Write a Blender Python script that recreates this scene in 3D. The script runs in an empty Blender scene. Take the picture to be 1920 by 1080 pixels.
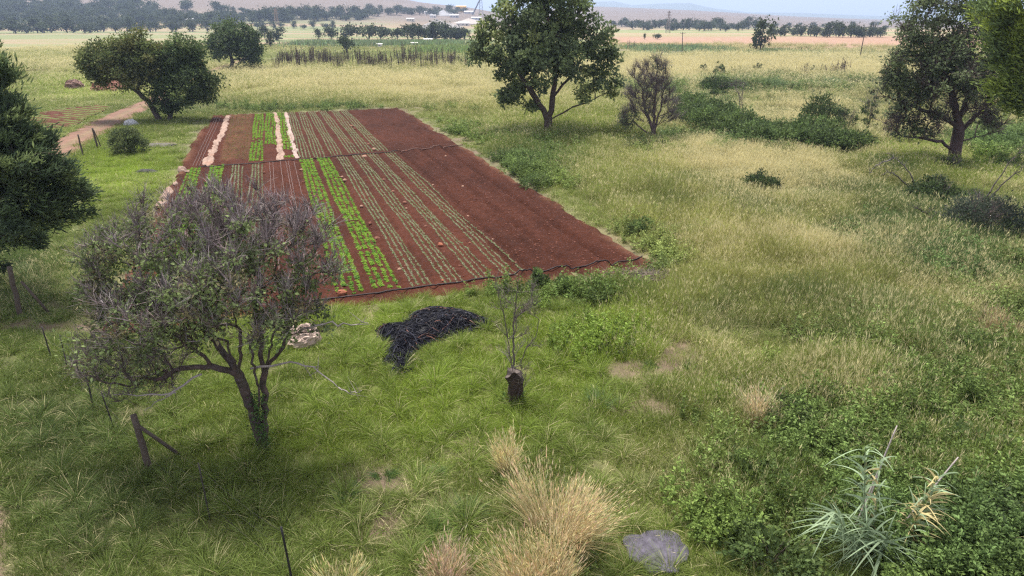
import bpy, math, random
import numpy as np
from mathutils import Vector

# ------------------------------------------------------------------ camera, light, exposure
SC = bpy.context.scene
COL = SC.collection
F, H = 1290.0, 10.0                       # focal length in photo pixels, camera height in metres
PIT = math.atan((540 - 36) / F)
cam = bpy.data.cameras.new('camera'); camo = bpy.data.objects.new('camera', cam); COL.objects.link(camo)
camo.location = (0, 0, H); camo.rotation_euler = (math.pi / 2 - PIT, 0, 0)
cam.sensor_width = 36.0; cam.lens = 36.0 * F / 1920.0
cam.clip_start = 0.1; cam.clip_end = 30000
SC.camera = camo

SUN_EL, SUN_AZ = math.radians(70), math.radians(-25)      # azimuth from +Y towards +X
world = bpy.data.worlds.new('World'); SC.world = world; world.use_nodes = True
wn = world.node_tree; wn.nodes.clear()
sky = wn.nodes.new('ShaderNodeTexSky'); sky.sky_type = 'NISHITA'; sky.sun_disc = False
sky.sun_elevation = SUN_EL; sky.sun_rotation = SUN_AZ; sky.dust_density = 3.0; sky.air_density = 1.2
sc_ = wn.nodes.new('ShaderNodeMix'); sc_.data_type = 'RGBA'; sc_.inputs[0].default_value = 0.86
sc_.inputs[7].default_value = (3.75, 3.62, 3.8, 1)         # flat pale cloud cover over most of the sky
bg = wn.nodes.new('ShaderNodeBackground'); bg.inputs[1].default_value = 0.085
wo = wn.nodes.new('ShaderNodeOutputWorld')
wn.links.new(sky.outputs[0], sc_.inputs[6]); wn.links.new(sc_.outputs[2], bg.inputs[0]); wn.links.new(bg.outputs[0], wo.inputs[0])
sun = bpy.data.lights.new('sun', 'SUN'); sun.energy = 2.7; sun.angle = math.radians(16); sun.color = (1, .95, .87)
suno = bpy.data.objects.new('sun', sun); COL.objects.link(suno)
sd = Vector((math.sin(SUN_AZ) * math.cos(SUN_EL), math.cos(SUN_AZ) * math.cos(SUN_EL), math.sin(SUN_EL)))
suno.rotation_euler = sd.to_track_quat('Z', 'Y').to_euler(); suno.location = (0, 0, 60)
vs = SC.view_settings
vs.view_transform = 'Standard'; vs.look = 'None'; vs.gamma = 1.0; vs.use_curve_mapping = False
vs.exposure = 1.74
SC.cycles.max_bounces = 5; SC.cycles.diffuse_bounces = 3; SC.cycles.transmission_bounces = 3
SC.cycles.transparent_max_bounces = 6; SC.cycles.volume_bounces = 0; SC.cycles.use_denoising = False; SC.cycles.filter_width = 1.3

R = np.random.default_rng(7)
random.seed(7)

# ------------------------------------------------------------------ geometry helpers
def ray(px, py):
    cx = (px - 960) / F; cy = (540 - py) / F
    return np.array([cx, math.cos(PIT) + cy * math.sin(PIT), -math.sin(PIT) + cy * math.cos(PIT)])

def sm(a, b, x):
    t = np.clip((x - a) / (b - a), 0, 1); return t * t * (3 - 2 * t)

def _h(ix, iy, s):
    n = (ix.astype(np.int64) * 374761393 + iy.astype(np.int64) * 668265263 + s * 974711) & 0x7fffffff
    n = ((n ^ (n >> 13)) * 1274126177) & 0x7fffffff
    return ((n ^ (n >> 16)) & 0xffff) / 65535.0

def vn(x, y, sc, s=0):
    x = np.asarray(x, float) / sc; y = np.asarray(y, float) / sc
    ix = np.floor(x); iy = np.floor(y); fx = x - ix; fy = y - iy
    fx = fx * fx * (3 - 2 * fx); fy = fy * fy * (3 - 2 * fy)
    a = _h(ix, iy, s); b = _h(ix + 1, iy, s); c = _h(ix, iy + 1, s); d = _h(ix + 1, iy + 1, s)
    return (a * (1 - fx) + b * fx) * (1 - fy) + (c * (1 - fx) + d * fx) * fy

def fbm(x, y, sc, s=0, o=3):
    v = 0; a = .5; t = 0
    for i in range(o):
        v = v + a * vn(x, y, sc / 2 ** i, s + i * 17); t += a; a *= .55
    return v / t

def pix(x, y):
    """where a point of flat ground sits on the photograph (used to read the ground map off the photo)"""
    y = np.maximum(np.asarray(y, float), 2.0)
    dep = y * math.cos(PIT) + H * math.sin(PIT)
    return 960 + F * x / dep, 540 - F * (y * math.sin(PIT) - H * math.cos(PIT)) / dep

FA = math.radians(19.2)                                    # heading of the crop rows
def fuv(x, y): return -x * math.sin(FA) + y * math.cos(FA), x * math.cos(FA) + y * math.sin(FA)
def fxy(u, v): return -u * math.sin(FA) + v * math.cos(FA), u * math.cos(FA) + v * math.sin(FA)
U0, U1, V0, V1 = 24.6, 85.0, -6.6, 15.5

def in_field(x, y, m=0.0):
    u, v = fuv(x, y)
    return (u > U0 - m) & (u < U1 + m) & (v > V0 - m + .9 * sm(70, 85, u)) & (v < V1 + m)

BANKS = [((17, 77), (21, 66), (2.0, .9)), ((21, 66), (28, 61), (2.2, 1.0)), ((28, 61), (34, 57.5), (1.9, .9)),
         ((21, 108), (36, 106), (3.2, 1.1)), ((36, 106), (55, 102), (3.5, .9)), ((-34, 158), (-10, 150), (5, .6))]
def segd(x, y, a, b):
    ax, ay = a; bx, by = b; dx, dy = bx - ax, by - ay
    t = np.clip(((x - ax) * dx + (y - ay) * dy) / (dx * dx + dy * dy), 0, 1)
    return np.hypot(x - ax - t * dx, y - ay - t * dy)

def gz(x, y):
    x = np.asarray(x, float); y = np.asarray(y, float)
    r = np.hypot(x, y)
    z = (fbm(x, y, 5.0, 3) - .5) * .22 * sm(6, 20, r) + (fbm(x, y, 40, 5, 2) - .5) * .5 * sm(60, 150, r)
    u, v = fuv(x, y)
    d = np.maximum(np.maximum(U0 - u, u - U1), np.maximum(V0 - v, v - V1))
    k = sm(0.3, 3.5, d)
    z = z * k - .08 * (1 - sm(-.2, .3, d)) - .40 * (1 - sm(-1.6, -.6, d))
    for a, b, (w, hh) in BANKS:
        z = z + hh * .55 * np.exp(-(segd(x, y, a, b) / w) ** 2)
    # far hills
    yy = np.maximum(y, 50); px = 960 + 1385 * x / yy
    def ridge(xs, ys, r0, D):
        c = np.interp(px, xs, ys)
        return sm(r0, D, yy) * (10 + (36 - c) / 1385 * D)
    A = ridge([-900, 0, 200, 420, 600, 700, 790, 880, 950, 1010], [-60, -46, -40, -34, -20, -6, 9, 16, 26, 46], 620, 1700)
    B = ridge([940, 1010, 1120, 1300, 1450, 1680, 1900, 2400], [42, 20, 15, 21, 29, 39, 42, 42], 700, 2700)
    Cc = ridge([900, 1060, 1115, 1150, 1185, 1230, 1290, 1335, 1400, 1500, 1690, 2000, 2600],
               [30, 12, 6, 5, 12, 9, 8, 17, 24, 25, 32, 33, 33], 4500, 6500)
    far = np.maximum(np.maximum(A, B), 0) + (fbm(x, y, 400, 9, 2) - .5) * 8 * sm(600, 1500, y)
    far = np.where(yy > 4000, np.maximum(far * (1 - sm(4000, 6000, yy)), Cc), far)
    return z + np.where(y > 60, far, 0)

def at(px, py, z=0.0):
    d = ray(px, py); t = (z - H) / d[2]; return float(d[0] * t), float(d[1] * t)

def atg(px, py):
    d = ray(px, py); t = np.geomspace(8, 9000, 6000)
    X, Y, Z = d[0] * t, d[1] * t, H + d[2] * t
    i = np.argmax(Z <= gz(X, Y) - 1e-4)
    if Z[i] > gz(X[i], Y[i]): i = len(t) - 1
    return float(X[i]), float(Y[i]), float(gz(X[i], Y[i]))

def atY(px, py, Y):
    d = ray(px, py); t = Y / d[1]
    return float(d[0] * t), float(H + d[2] * t)

def scl(x, y, z=0): return F / (y * math.cos(PIT) - (z - H) * math.sin(PIT))

# ------------------------------------------------------------------ mesh building
class MB:
    def __init__(s): s.v = []; s.f3 = []; s.f4 = []; s.c = []; s.m3 = []; s.m4 = []; s.n = 0
    def add(s, V, F4=None, F3=None, C=(1, 1, 1), m=0):
        V = np.asarray(V, float).reshape(-1, 3)
        C = np.asarray(C, float)
        if C.ndim == 1: C = np.repeat(C[None, :], len(V), 0)
        s.v.append(V); s.c.append(C)
        if F4 is not None and len(F4): s.f4.append(np.asarray(F4, int).reshape(-1, 4) + s.n); s.m4.append(np.full(len(s.f4[-1]), m))
        if F3 is not None and len(F3): s.f3.append(np.asarray(F3, int).reshape(-1, 3) + s.n); s.m3.append(np.full(len(s.f3[-1]), m))
        s.n += len(V)
    def mesh(s, name, mats, smooth=False):
        me = bpy.data.meshes.new(name)
        V = np.concatenate(s.v) if s.v else np.zeros((0, 3)); C = np.concatenate(s.c) if s.c else np.zeros((0, 3))
        f4 = np.concatenate(s.f4) if s.f4 else np.zeros((0, 4), int); f3 = np.concatenate(s.f3) if s.f3 else np.zeros((0, 3), int)
        mi = np.concatenate(s.m4 + s.m3) if (s.m4 or s.m3) else np.zeros(0, int)
        me.vertices.add(len(V)); me.vertices.foreach_set('co', V.astype(np.float32).ravel())
        nl = f4.size + f3.size; me.loops.add(nl)
        me.loops.foreach_set('vertex_index', np.concatenate([f4.ravel(), f3.ravel()]).astype(np.int32))
        npoly = len(f4) + len(f3); me.polygons.add(npoly)
        st = np.concatenate([np.arange(len(f4)) * 4, f4.size + np.arange(len(f3)) * 3]).astype(np.int32)
        me.polygons.foreach_set('loop_start', st)
        me.polygons.foreach_set('material_index', mi.astype(np.int32))
        me.polygons.foreach_set('use_smooth', np.full(npoly, smooth))
        for m in (mats if isinstance(mats, (list, tuple)) else [mats]): me.materials.append(m)
        ca = me.color_attributes.new('Col', 'FLOAT_COLOR', 'POINT')
        ca.data.foreach_set('color', np.concatenate([C, np.ones((len(C), 1))], 1).astype(np.float32).ravel())
        me.update(); return me
    def obj(s, name, mats, parent=None, smooth=False, loc=None, link=True):
        o = bpy.data.objects.new(name, s.mesh(name, mats, smooth))
        if link: COL.objects.link(o)
        if parent is not None: o.parent = parent
        if loc is not None: o.location = loc
        return o

def tag(o, label=None, cat=None, group=None, kind=None):
    if label: o['label'] = label
    if cat: o['category'] = cat
    if group: o['group'] = group
    if kind: o['kind'] = kind
    return o
def thing(name, loc, label, cat, group=None, rz=0):
    o = bpy.data.objects.new(name, None); COL.objects.link(o); o.empty_display_size = .2
    o.location = loc; o.rotation_euler = (0, 0, rz); return tag(o, label, cat, group)
def dup(root, loc, rz=0, s=1.0, label=None):
    r = root.copy(); COL.objects.link(r); r.location = loc; r.rotation_euler = (0, 0, rz)
    r.scale = (s, s, s) if np.isscalar(s) else s
    if label: r['label'] = label
    for ch in root.children:
        c = ch.copy(); COL.objects.link(c); c.parent = r
    return r

def nrm(v): return v / np.maximum(np.linalg.norm(v, axis=-1, keepdims=True), 1e-9)
REF = nrm(np.array([[.83, .31, .12]]))
def tubes(mb, P0, P1, R0, R1, T0=None, T1=None, sides=5, C=(1, 1, 1), m=0):
    P0 = np.asarray(P0, float).reshape(-1, 3); P1 = np.asarray(P1, float).reshape(-1, 3); n = len(P0)
    if n == 0: return
    D = nrm(P1 - P0); T0 = D if T0 is None else T0; T1 = D if T1 is None else T1
    a = np.arange(sides) * 2 * math.pi / sides
    def ring(P, T, Rr):
        ref = np.where(np.abs((T * REF).sum(1, keepdims=True)) > .93, np.array([[0, 0, 1.]]), REF)
        A = nrm(np.cross(T, ref)); B = np.cross(T, A)
        return P[:, None] + (A[:, None] * np.cos(a)[None, :, None] + B[:, None] * np.sin(a)[None, :, None]) * np.asarray(Rr).reshape(-1, 1, 1)
    V = np.concatenate([ring(P0, T0, R0), ring(P1, T1, R1)], 1).reshape(-1, 3)
    k = np.arange(sides); k2 = (k + 1) % sides
    q = np.stack([k, k2, k2 + sides, k + sides], 1)
    Fq = (q[None] + (np.arange(n) * 2 * sides)[:, None, None]).reshape(-1, 4)
    C = np.asarray(C, float)
    if C.ndim == 2: C = np.repeat(C, 2 * sides, 0)
    mb.add(V, Fq, C=C, m=m)

def poly_tube(mb, pts, rad, sides=6, C=(1, 1, 1), m=0, cap=True):
    pts = np.asarray(pts, float); rad = np.broadcast_to(np.asarray(rad, float), (len(pts),))
    T = nrm(np.gradient(pts, axis=0)); a = np.arange(sides) * 2 * math.pi / sides
    ref = REF if abs(float((T[0] * REF[0]).sum())) < .9 else np.array([[0, 0, 1.]])
    A = nrm(np.cross(T, ref)); B = np.cross(T, A)
    V = (pts[:, None] + (A[:, None] * np.cos(a)[None, :, None] + B[:, None] * np.sin(a)[None, :, None]) * rad[:, None, None]).reshape(-1, 3)
    n = len(pts); k = np.arange(sides); k2 = (k + 1) % sides
    q = np.stack([k, k2, k2 + sides, k + sides], 1)
    Fq = (q[None] + (np.arange(n - 1) * sides)[:, None, None]).reshape(-1, 4)
    F3 = []
    if cap:
        V = np.concatenate([V, pts[:1], pts[-1:]]); b = n * sides
        F3 = [[b, k2[i], k[i]] for i in range(sides)] + [[b + 1, (n - 1) * sides + k[i], (n - 1) * sides + k2[i]] for i in range(sides)]
    mb.add(V, Fq, F3, C=C, m=m)

def leaves(mb, P, D, L, W, C, rng, m=0, fold=.15):
    """diamond shaped leaf blades: base P, direction D, length L, width W, colour C"""
    n = len(P); D = nrm(D); S = nrm(np.cross(D, nrm(rng.normal(size=(n, 3))))); N = np.cross(D, S)
    L = np.broadcast_to(np.asarray(L, float), (n,))[:, None]; W = np.broadcast_to(np.asarray(W, float), (n,))[:, None]
    mid = P + D * L * .45 + N * W * fold
    V = np.stack([P, mid + S * W * .5, P + D * L, mid - S * W * .5], 1).reshape(-1, 3)
    mb.add(V, np.arange(4 * n).reshape(-1, 4), C=np.repeat(np.broadcast_to(C, (n, 3)), 4, 0), m=m)

def ribbons(mb, P, D, L, W, C, bend, rng, segs=3, m=0):
    """tapered blades that arch over: base P, start direction D, length L, width W, bend = droop"""
    n = len(P); D = nrm(D); up = np.array([0, 0, 1.0])
    S = nrm(np.cross(D, np.concatenate([rng.normal(size=(n, 2)), np.zeros((n, 1))], 1) + 1e-6))
    L = np.broadcast_to(np.asarray(L, float), (n,))[:, None]; W = np.broadcast_to(np.asarray(W, float), (n,))[:, None]
    bend = np.broadcast_to(np.asarray(bend, float), (n,))[:, None]
    Hd = D * np.array([1, 1, 0]); Hd = nrm(Hd + 1e-6)
    rows = []
    for i in range(segs + 1):
        t = i / segs
        c = P + D * L * t + (Hd * .5 - up * .75) * (bend * L * t * t)
        if i == segs: rows.append(c[:, None])
        else:
            w = W * (1 - .75 * t) * .5
            rows.append(np.stack([c - S * w, c + S * w], 1))
    V = np.concatenate(rows, 1); k = V.shape[1]
    q = np.array([[2 * i, 2 * i + 1, 2 * i + 3, 2 * i + 2] for i in range(segs - 1)]).reshape(-1, 4)
    t3 = np.array([[2 * (segs - 1), 2 * (segs - 1) + 1, 2 * segs]])
    off = (np.arange(n) * k)[:, None, None]
    mb.add(V.reshape(-1, 3), (q[None] + off).reshape(-1, 4) if len(q) else None, (t3[None] + off).reshape(-1, 3),
           C=np.repeat(np.broadcast_to(C, (n, 3)), k, 0), m=m)

def jit(rng, n, base, v=.2, h=.08):
    c = np.asarray(base, float)[None] * (1 + rng.normal(size=(n, 1)) * v) * (1 + rng.normal(size=(n, 3)) * h)
    return np.clip(c, .003, .95)

# ------------------------------------------------------------------ materials
def newmat(name):
    m = bpy.data.materials.new(name); m.use_nodes = True; nt = m.node_tree; nt.nodes.clear()
    out = nt.nodes.new('ShaderNodeOutputMaterial'); return m, nt, out
def N(nt, t, **k):
    n = nt.nodes.new(t)
    for a, b in k.items(): setattr(n, a, b)
    return n
def attr_col(nt, kind='GEOMETRY', name='Col'):
    return N(nt, 'ShaderNodeAttribute', attribute_type=kind, attribute_name=name)
def mixc(nt, mode, fac, a, b):
    n = N(nt, 'ShaderNodeMix', data_type='RGBA', blend_type=mode)
    for s, v in ((n.inputs[0], fac), (n.inputs[6], a), (n.inputs[7], b)):
        if hasattr(v, 'is_output'): nt.links.new(v, s)
        elif np.isscalar(v): s.default_value = v
        else: s.default_value = (*v, 1)
    return n.outputs[2]
def noise(nt, scale, detail=4, rough=.6, coord='Object'):
    tc = N(nt, 'ShaderNodeTexCoord'); n = N(nt, 'ShaderNodeTexNoise')
    n.inputs['Scale'].default_value = scale; n.inputs['Detail'].default_value = detail; n.inputs['Roughness'].default_value = rough
    nt.links.new(tc.outputs[coord], n.inputs['Vector']); return n
def ramp(nt, src, a, b, ca, cb):
    r = N(nt, 'ShaderNodeValToRGB'); r.color_ramp.elements[0].position = a; r.color_ramp.elements[1].position = b
    r.color_ramp.elements[0].color = (*ca, 1); r.color_ramp.elements[1].color = (*cb, 1)
    nt.links.new(src, r.inputs[0]); return r.outputs[0]

def foliage_mat(name, trans=.40, rough=.6, inst=False):
    m, nt, out = newmat(name)
    a = attr_col(nt)
    if inst:
        ic = attr_col(nt, 'INSTANCER', 'icol')
        dr = attr_col(nt, 'INSTANCER', 'dry')
        sep = N(nt, 'ShaderNodeSeparateColor'); nt.links.new(a.outputs[0], sep.inputs[0])
        v = N(nt, 'ShaderNodeMapRange'); v.inputs[3].default_value = .6; v.inputs[4].default_value = 1.4
        nt.links.new(sep.outputs[0], v.inputs[0])
        lt = N(nt, 'ShaderNodeMath', operation='LESS_THAN'); nt.links.new(sep.outputs[1], lt.inputs[0]); nt.links.new(dr.outputs[2], lt.inputs[1])
        c = mixc(nt, 'MIX', lt.outputs[0], ic.outputs[0], (.54, .49, .27))
        sc = N(nt, 'ShaderNodeVectorMath', operation='SCALE'); nt.links.new(c, sc.inputs[0]); nt.links.new(v.outputs[0], sc.inputs[3])
        col = sc.outputs[0]
    else:
        nz = noise(nt, 3.0, 3); col = mixc(nt, 'MULTIPLY', 1.0, a.outputs[0], ramp(nt, nz.outputs[0], .3, .7, (.8, .8, .8), (1.15, 1.15, 1.1)))
    d = N(nt, 'ShaderNodeBsdfPrincipled'); d.inputs['Roughness'].default_value = rough; d.inputs['Specular IOR Level'].default_value = .12
    t = N(nt, 'ShaderNodeBsdfTranslucent'); mx = N(nt, 'ShaderNodeMixShader'); mx.inputs[0].default_value = trans
    nt.links.new(col, d.inputs['Base Color']); nt.links.new(col, t.inputs[0])
    nt.links.new(d.outputs[0], mx.inputs[1]); nt.links.new(t.outputs[0], mx.inputs[2]); nt.links.new(mx.outputs[0], out.inputs[0])
    return m

def solid_mat(name, use_attr=True, col=(.5, .5, .5), rough=.85, nscale=8, namp=.35, bump=.3, bscale=20, bdist=.02, spec=.3):
    m, nt, out = newmat(name)
    d = N(nt, 'ShaderNodeBsdfPrincipled'); d.inputs['Roughness'].default_value = rough; d.inputs['Specular IOR Level'].default_value = spec
    nz = noise(nt, nscale, 5, .65)
    base = attr_col(nt).outputs[0] if use_attr else col
    c = mixc(nt, 'MULTIPLY', 1.0, base, ramp(nt, nz.outputs[0], .3, .7, (1 - namp,) * 3, (1 + namp,) * 3))
    nt.links.new(c, d.inputs['Base Color'])
    b = N(nt, 'ShaderNodeBump'); b.inputs['Strength'].default_value = bump; b.inputs['Distance'].default_value = bdist
    n2 = noise(nt, bscale, 5, .7); nt.links.new(n2.outputs[0], b.inputs['Height']); nt.links.new(b.outputs[0], d.inputs['Normal'])
    nt.links.new(d.outputs[0], out.inputs[0]); return m

M_LEAF = foliage_mat('leaf')
M_GRASS = foliage_mat('grass_blades', .35, inst=True)
M_BARK = solid_mat('bark', nscale=9, namp=.45, bump=.7, bscale=26, bdist=.03)
M_TWIG = solid_mat('twig', nscale=14, namp=.3, bump=0)
M_GROUND = solid_mat('ground_soil', nscale=1.3, namp=.30, bump=.6, bscale=3.0, bdist=.15)
M_SOIL = solid_mat('tilled_soil', nscale=3.5, namp=.28, bump=1.0, bscale=9, bdist=.09, rough=.95, spec=.1)
M_ROCK = solid_mat('stone', nscale=6, namp=.25, bump=.5, bscale=15)
M_CLOTH = solid_mat('crumpled_sheet', nscale=5, namp=.18, bump=.6, bscale=14, bdist=.04)
M_BLACK = solid_mat('black_plastic', nscale=6, namp=.4, bump=.1, rough=.45, spec=.10)
M_WOOD = solid_mat('weathered_wood', nscale=12, namp=.35, bump=.4)
M_METAL = solid_mat('painted_metal', nscale=2, namp=.15, bump=0, rough=.6)
M_CONC = solid_mat('concrete', nscale=9, namp=.5, bump=.4, bscale=30, bdist=.01)
M_WALL = solid_mat('painted_wall', nscale=.3, namp=.1, bump=0)

# ------------------------------------------------------------------ the ground map, read off the photograph
LIME, MID, DEEP = np.array([.23, .315, .042]), np.array([.158, .208, .045]), np.array([.080, .125, .040])
OLIVE, YELL, STRAW = np.array([.205, .225, .07]), np.array([.31, .32, .095]), np.array([.55, .48, .25])
def blob(px, py, L):
    v = 0
    for cx, cy, rx, ry, a in L: v = v + a * np.exp(-((px - cx) / rx) ** 2 - ((py - cy) / ry) ** 2)
    return v
B_DRY = [(700, 160, 300, 26, .50), (860, 175, 130, 30, .25), (1330, 290, 90, 30, .40), (1420, 285, 90, 40, .70), (1500, 345, 130, 50, .55), (1390, 350, 90, 45, .40), (1600, 470, 120, 30, .30),
         (1560, 470, 90, 40, .30), (1450, 125, 330, 22, .75), (1230, 130, 80, 25, .6), (1780, 520, 80, 25, .45), (1870, 585, 45, 45, .45),
         (1440, 225, 90, 18, .45), (1300, 190, 40, 30, .4), (120, 90, 300, 9, .75), (100, 125, 200, 16, .35), (470, 135, 110, 12, .5), (1200, 860, 90, 40, .22),
         (1260, 940, 100, 60, .25), (1600, 760, 150, 60, .15), (1520, 205, 90, 18, .4), (1750, 235, 120, 14, .6), (780, 940, 120, 80, .18),
         (1330, 640, 90, 60, .22), (1040, 140, 200, 20, .3)]
B_YEL = [(1260, 450, 120, 120, .8), (1150, 300, 150, 60, .6), (700, 165, 330, 35, .7), (1400, 520, 200, 90, .55), (1280, 620, 160, 50, .35), (140, 110, 220, 30, .6),
         (960, 200, 160, 30, .5), (1350, 430, 220, 120, .35), (1500, 580, 160, 90, .35), (1300, 840, 160, 70, .35)]
B_LIM = [(800, 690, 330, 120, 1.0), (230, 320, 110, 60, 1.2), (560, 850, 260, 80, .6), (1100, 640, 160, 70, .7), (900, 780, 200, 60, .7), (1700, 300, 120, 30, 1.0),
         (1850, 330, 70, 40, .8), (180, 165, 120, 18, .8), (700, 590, 200, 30, .6), (1060, 240, 120, 25, .5), (1280, 1000, 140, 60, .3)]
B_DEE = [(40, 520, 90, 90, 1.0), (110, 800, 190, 140, .55), (200, 980, 220, 100, .45), (1800, 700, 180, 160, .3), (1480, 880, 160, 100, .5), (1780, 1020, 240, 90, 1.1),
         (1100, 560, 120, 20, .5), (1450, 265, 190, 18, 1.0), (1330, 215, 60, 25, .9), (1000, 300, 90, 30, .7), (1880, 270, 80, 30, 1.0), (1750, 480, 150, 60, .45),
         (330, 200, 120, 14, .7), (640, 203, 130, 6, .6), (1850, 430, 90, 60, .7), (1430, 165, 210, 16, 1.0), (1050, 262, 80, 14, .4)]
B_BARE = [(860, 840, 46, 18, 1.0), (715, 925, 55, 36, 1.6), (690, 985, 45, 30, 1.1), (840, 1000, 42, 44, 1.6), (800, 1040, 60, 30, .8), (1275, 655, 30, 40, 1.0), (1270, 690, 110, 70, .42), (1220, 770, 60, 16, .5), (1190, 765, 38, 14, .8), (1330, 705, 40, 10, .75),
          (1300, 590, 50, 14, .4), (-12, 1035, 26, 75, 1.0), (-80, 1050, 50, 120, 1.2), (80, 613, 140, 6, .9), (300, 270, 34, 6, .7), (610, 800, 22, 10, .4), (1300, 860, 30, 10, .4),
          (1700, 800, 40, 12, .3), (1150, 590, 70, 12, .5), (1180, 525, 90, 13, 1.2), (930, 290, 70, 10, .6), (880, 262, 30, 9, .6), (760, 205, 50, 5, .6), (850, 238, 40, 8, .5)]
B_TALL = [(1500, 500, 420, 240, 1.0), (1650, 800, 330, 200, .8), (700, 160, 400, 34, .8), (1450, 130, 420, 50, .8), (60, 900, 130, 220, .12), (1240, 430, 130, 120, .9),
          (1000, 300, 120, 40, .9), (120, 110, 250, 40, .3), (60, 500, 120, 80, .15), (1150, 560, 120, 40, .25), (1060, 240, 150, 40, .7)]
B_WEED = [(1450, 850, 90, 80, .9), (1500, 1020, 170, 60, 1.2), (1820, 1000, 190, 100, 1.2), (1700, 830, 190, 90, .4), (1830, 650, 130, 110, .5), (1060, 545, 90, 22, 1.0),
          (1130, 640, 70, 22, .5), (980, 300, 90, 32, .7), (1010, 320, 60, 30, .6), (870, 250, 60, 10, .5), (1600, 640, 90, 60, .5), (500, 660, 30, 10, .4),
          (1450, 270, 170, 16, 1.2), (1330, 225, 50, 22, 1.0), (1880, 270, 90, 28, 1.2), (1430, 163, 190, 15, 1.5), (1180, 420, 40, 30, .5), (1720, 480, 130, 40, .4), (600, 205, 160, 4, .5), (1240, 470, 60, 40, .5)]

SLAB0 = np.array(at(1232, 1038))
def zones(x, y):
    px, py = pix(x, y)
    n1 = fbm(x, y, 3.0, 21); n2 = fbm(x, y, 9.0, 31); n3 = fbm(x, y, 1.1, 41, 2)
    right = sm(1120, 1330, px) * sm(760, 520, py)
    n4 = fbm(x, y, 4.5, 141, 3); n5 = fbm(x, y, 14, 151, 2)
    dry = blob(px, py, B_DRY) * (.22 + 1.2 * n4) + right * (.0 + .26 * sm(.50, .68, n4)) + .16 * sm(.45, .75, n2) + .07
    far = sm(300, 150, py)
    dry = np.clip(dry + far * .14, 0, .95)
    yel = np.clip(blob(px, py, B_YEL) * (.2 + 1.5 * n5), 0, 1)
    lim = np.clip(blob(px, py, B_LIM) * (.6 + .8 * n2), 0, 1)
    dee = np.clip(blob(px, py, B_DEE) * (.5 + n1) + right * .75 * sm(.50, .34, n4), 0, 1)
    mid = MID * (1 - right[..., None]) + OLIVE * right[..., None]
    mid = mid * (1 - .35 * (sm(900, 1040, py) * .0)[..., None])
    g = mid
    for wgt, c in ((yel, YELL), (lim, LIME), (dee, DEEP)):
        g = g * (1 - wgt[..., None]) + c * wgt[..., None]
    g = g * (.78 + .44 * n3)[..., None] * (.70 + .6 * n2)[..., None]
    bare = np.clip(blob(px, py, B_BARE) * 1.9 * sm(.22, .62, fbm(x, y, .9, 51, 3)) + .55 * sm(.66, .78, fbm(x, y, 1.7, 171, 3)) * sm(330, 420, py), 0, 1)
    hgt = .17 + np.clip(blob(px, py, B_TALL), 0, 1) * .40 * (.15 + 1.6 * sm(.25, .75, fbm(x, y, 2.6, 161)))
    wb_ = blob(px, py, B_WEED); weed = np.clip(wb_ * 1.1 * sm(.62, .36, n1 - .22 * np.clip(wb_ - .5, 0, .8)) , 0, 1)
    u_, v_ = fuv(x, y); ed = np.maximum(np.maximum(U0 - u_, u_ - U1), np.maximum(V0 - v_, v_ - V1)); hgt = np.where(py > 240, .13 + (hgt - .13) * sm(.2, 3.2, ed), hgt)
    bare = np.clip(bare * .88 + .4 * sm(.9, .1, ed) * sm(.3, .6, fbm(x, y, 1.3, 201)), 0, 1); weed = 0
    wb_ = wb_ * sm(.7, 1.3, np.hypot(x - SLAB0[0], y - SLAB0[1]))
    weed = np.clip(wb_ * sm(.34, .58, n1 + .16 * np.clip(wb_ - .6, 0, 1)), 0, 1)
    return px, py, dry, g, bare, hgt, weed

def pxpoly(L): return np.array([at(*p) for p in L])
def inpoly(x, y, P):
    c = np.zeros(np.shape(x), bool); j = len(P) - 1
    for i in range(len(P)):
        xi, yi = P[i]; xj, yj = P[j]
        c ^= ((yi > y) != (yj > y)) & (x < (xj - xi) * (y - yi) / (yj - yi + 1e-12) + xi); j = i
    return c
TRACK = np.array([at(*p) for p in [(20, 330), (105, 285), (150, 258), (205, 228), (245, 208), (285, 190), (330, 168), (380, 145), (418, 128), (445, 118), (470, 108)]])
ROAD = np.array([at(*p) for p in [(900, 92), (1160, 94.5), (1400, 99), (1660, 105), (1900, 112), (2200, 120)]])
SMALLPLOT = pxpoly([(50, 226), (88, 207), (200, 197), (208, 203), (160, 226), (140, 240), (66, 244)])
PILE = pxpoly([(762, 592), (800, 580), (860, 583), (905, 593), (924, 608), (900, 618), (850, 628), (805, 645), (775, 668), (786, 688), (757, 708), (740, 712), (722, 697), (712, 685), (714, 665), (724, 650), (706, 632), (702, 614), (750, 612)])
SLAB = np.array(at(1232, 1038))
def polyd(x, y, P):
    d = np.full(np.shape(x), 1e9)
    for i in range(len(P) - 1): d = np.minimum(d, segd(x, y, P[i], P[i + 1]))
    return d
def keepout(x, y):
    return in_field(x, y, .12 + .5 * (fbm(x, y, 1.5, 61, 2) - .5)) | (polyd(x, y, TRACK) < 1.5 + 1.2 * (fbm(x, y, 2, 71, 2) - .5)) | (polyd(x, y, ROAD) < 2.6) | \
        inpoly(x, y, SMALLPLOT) | (np.hypot(x - SLAB[0], (y - SLAB[1]) * 1.1) < .50 + .2 * (fbm(x, y, .5, 191, 2) - .5))

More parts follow.
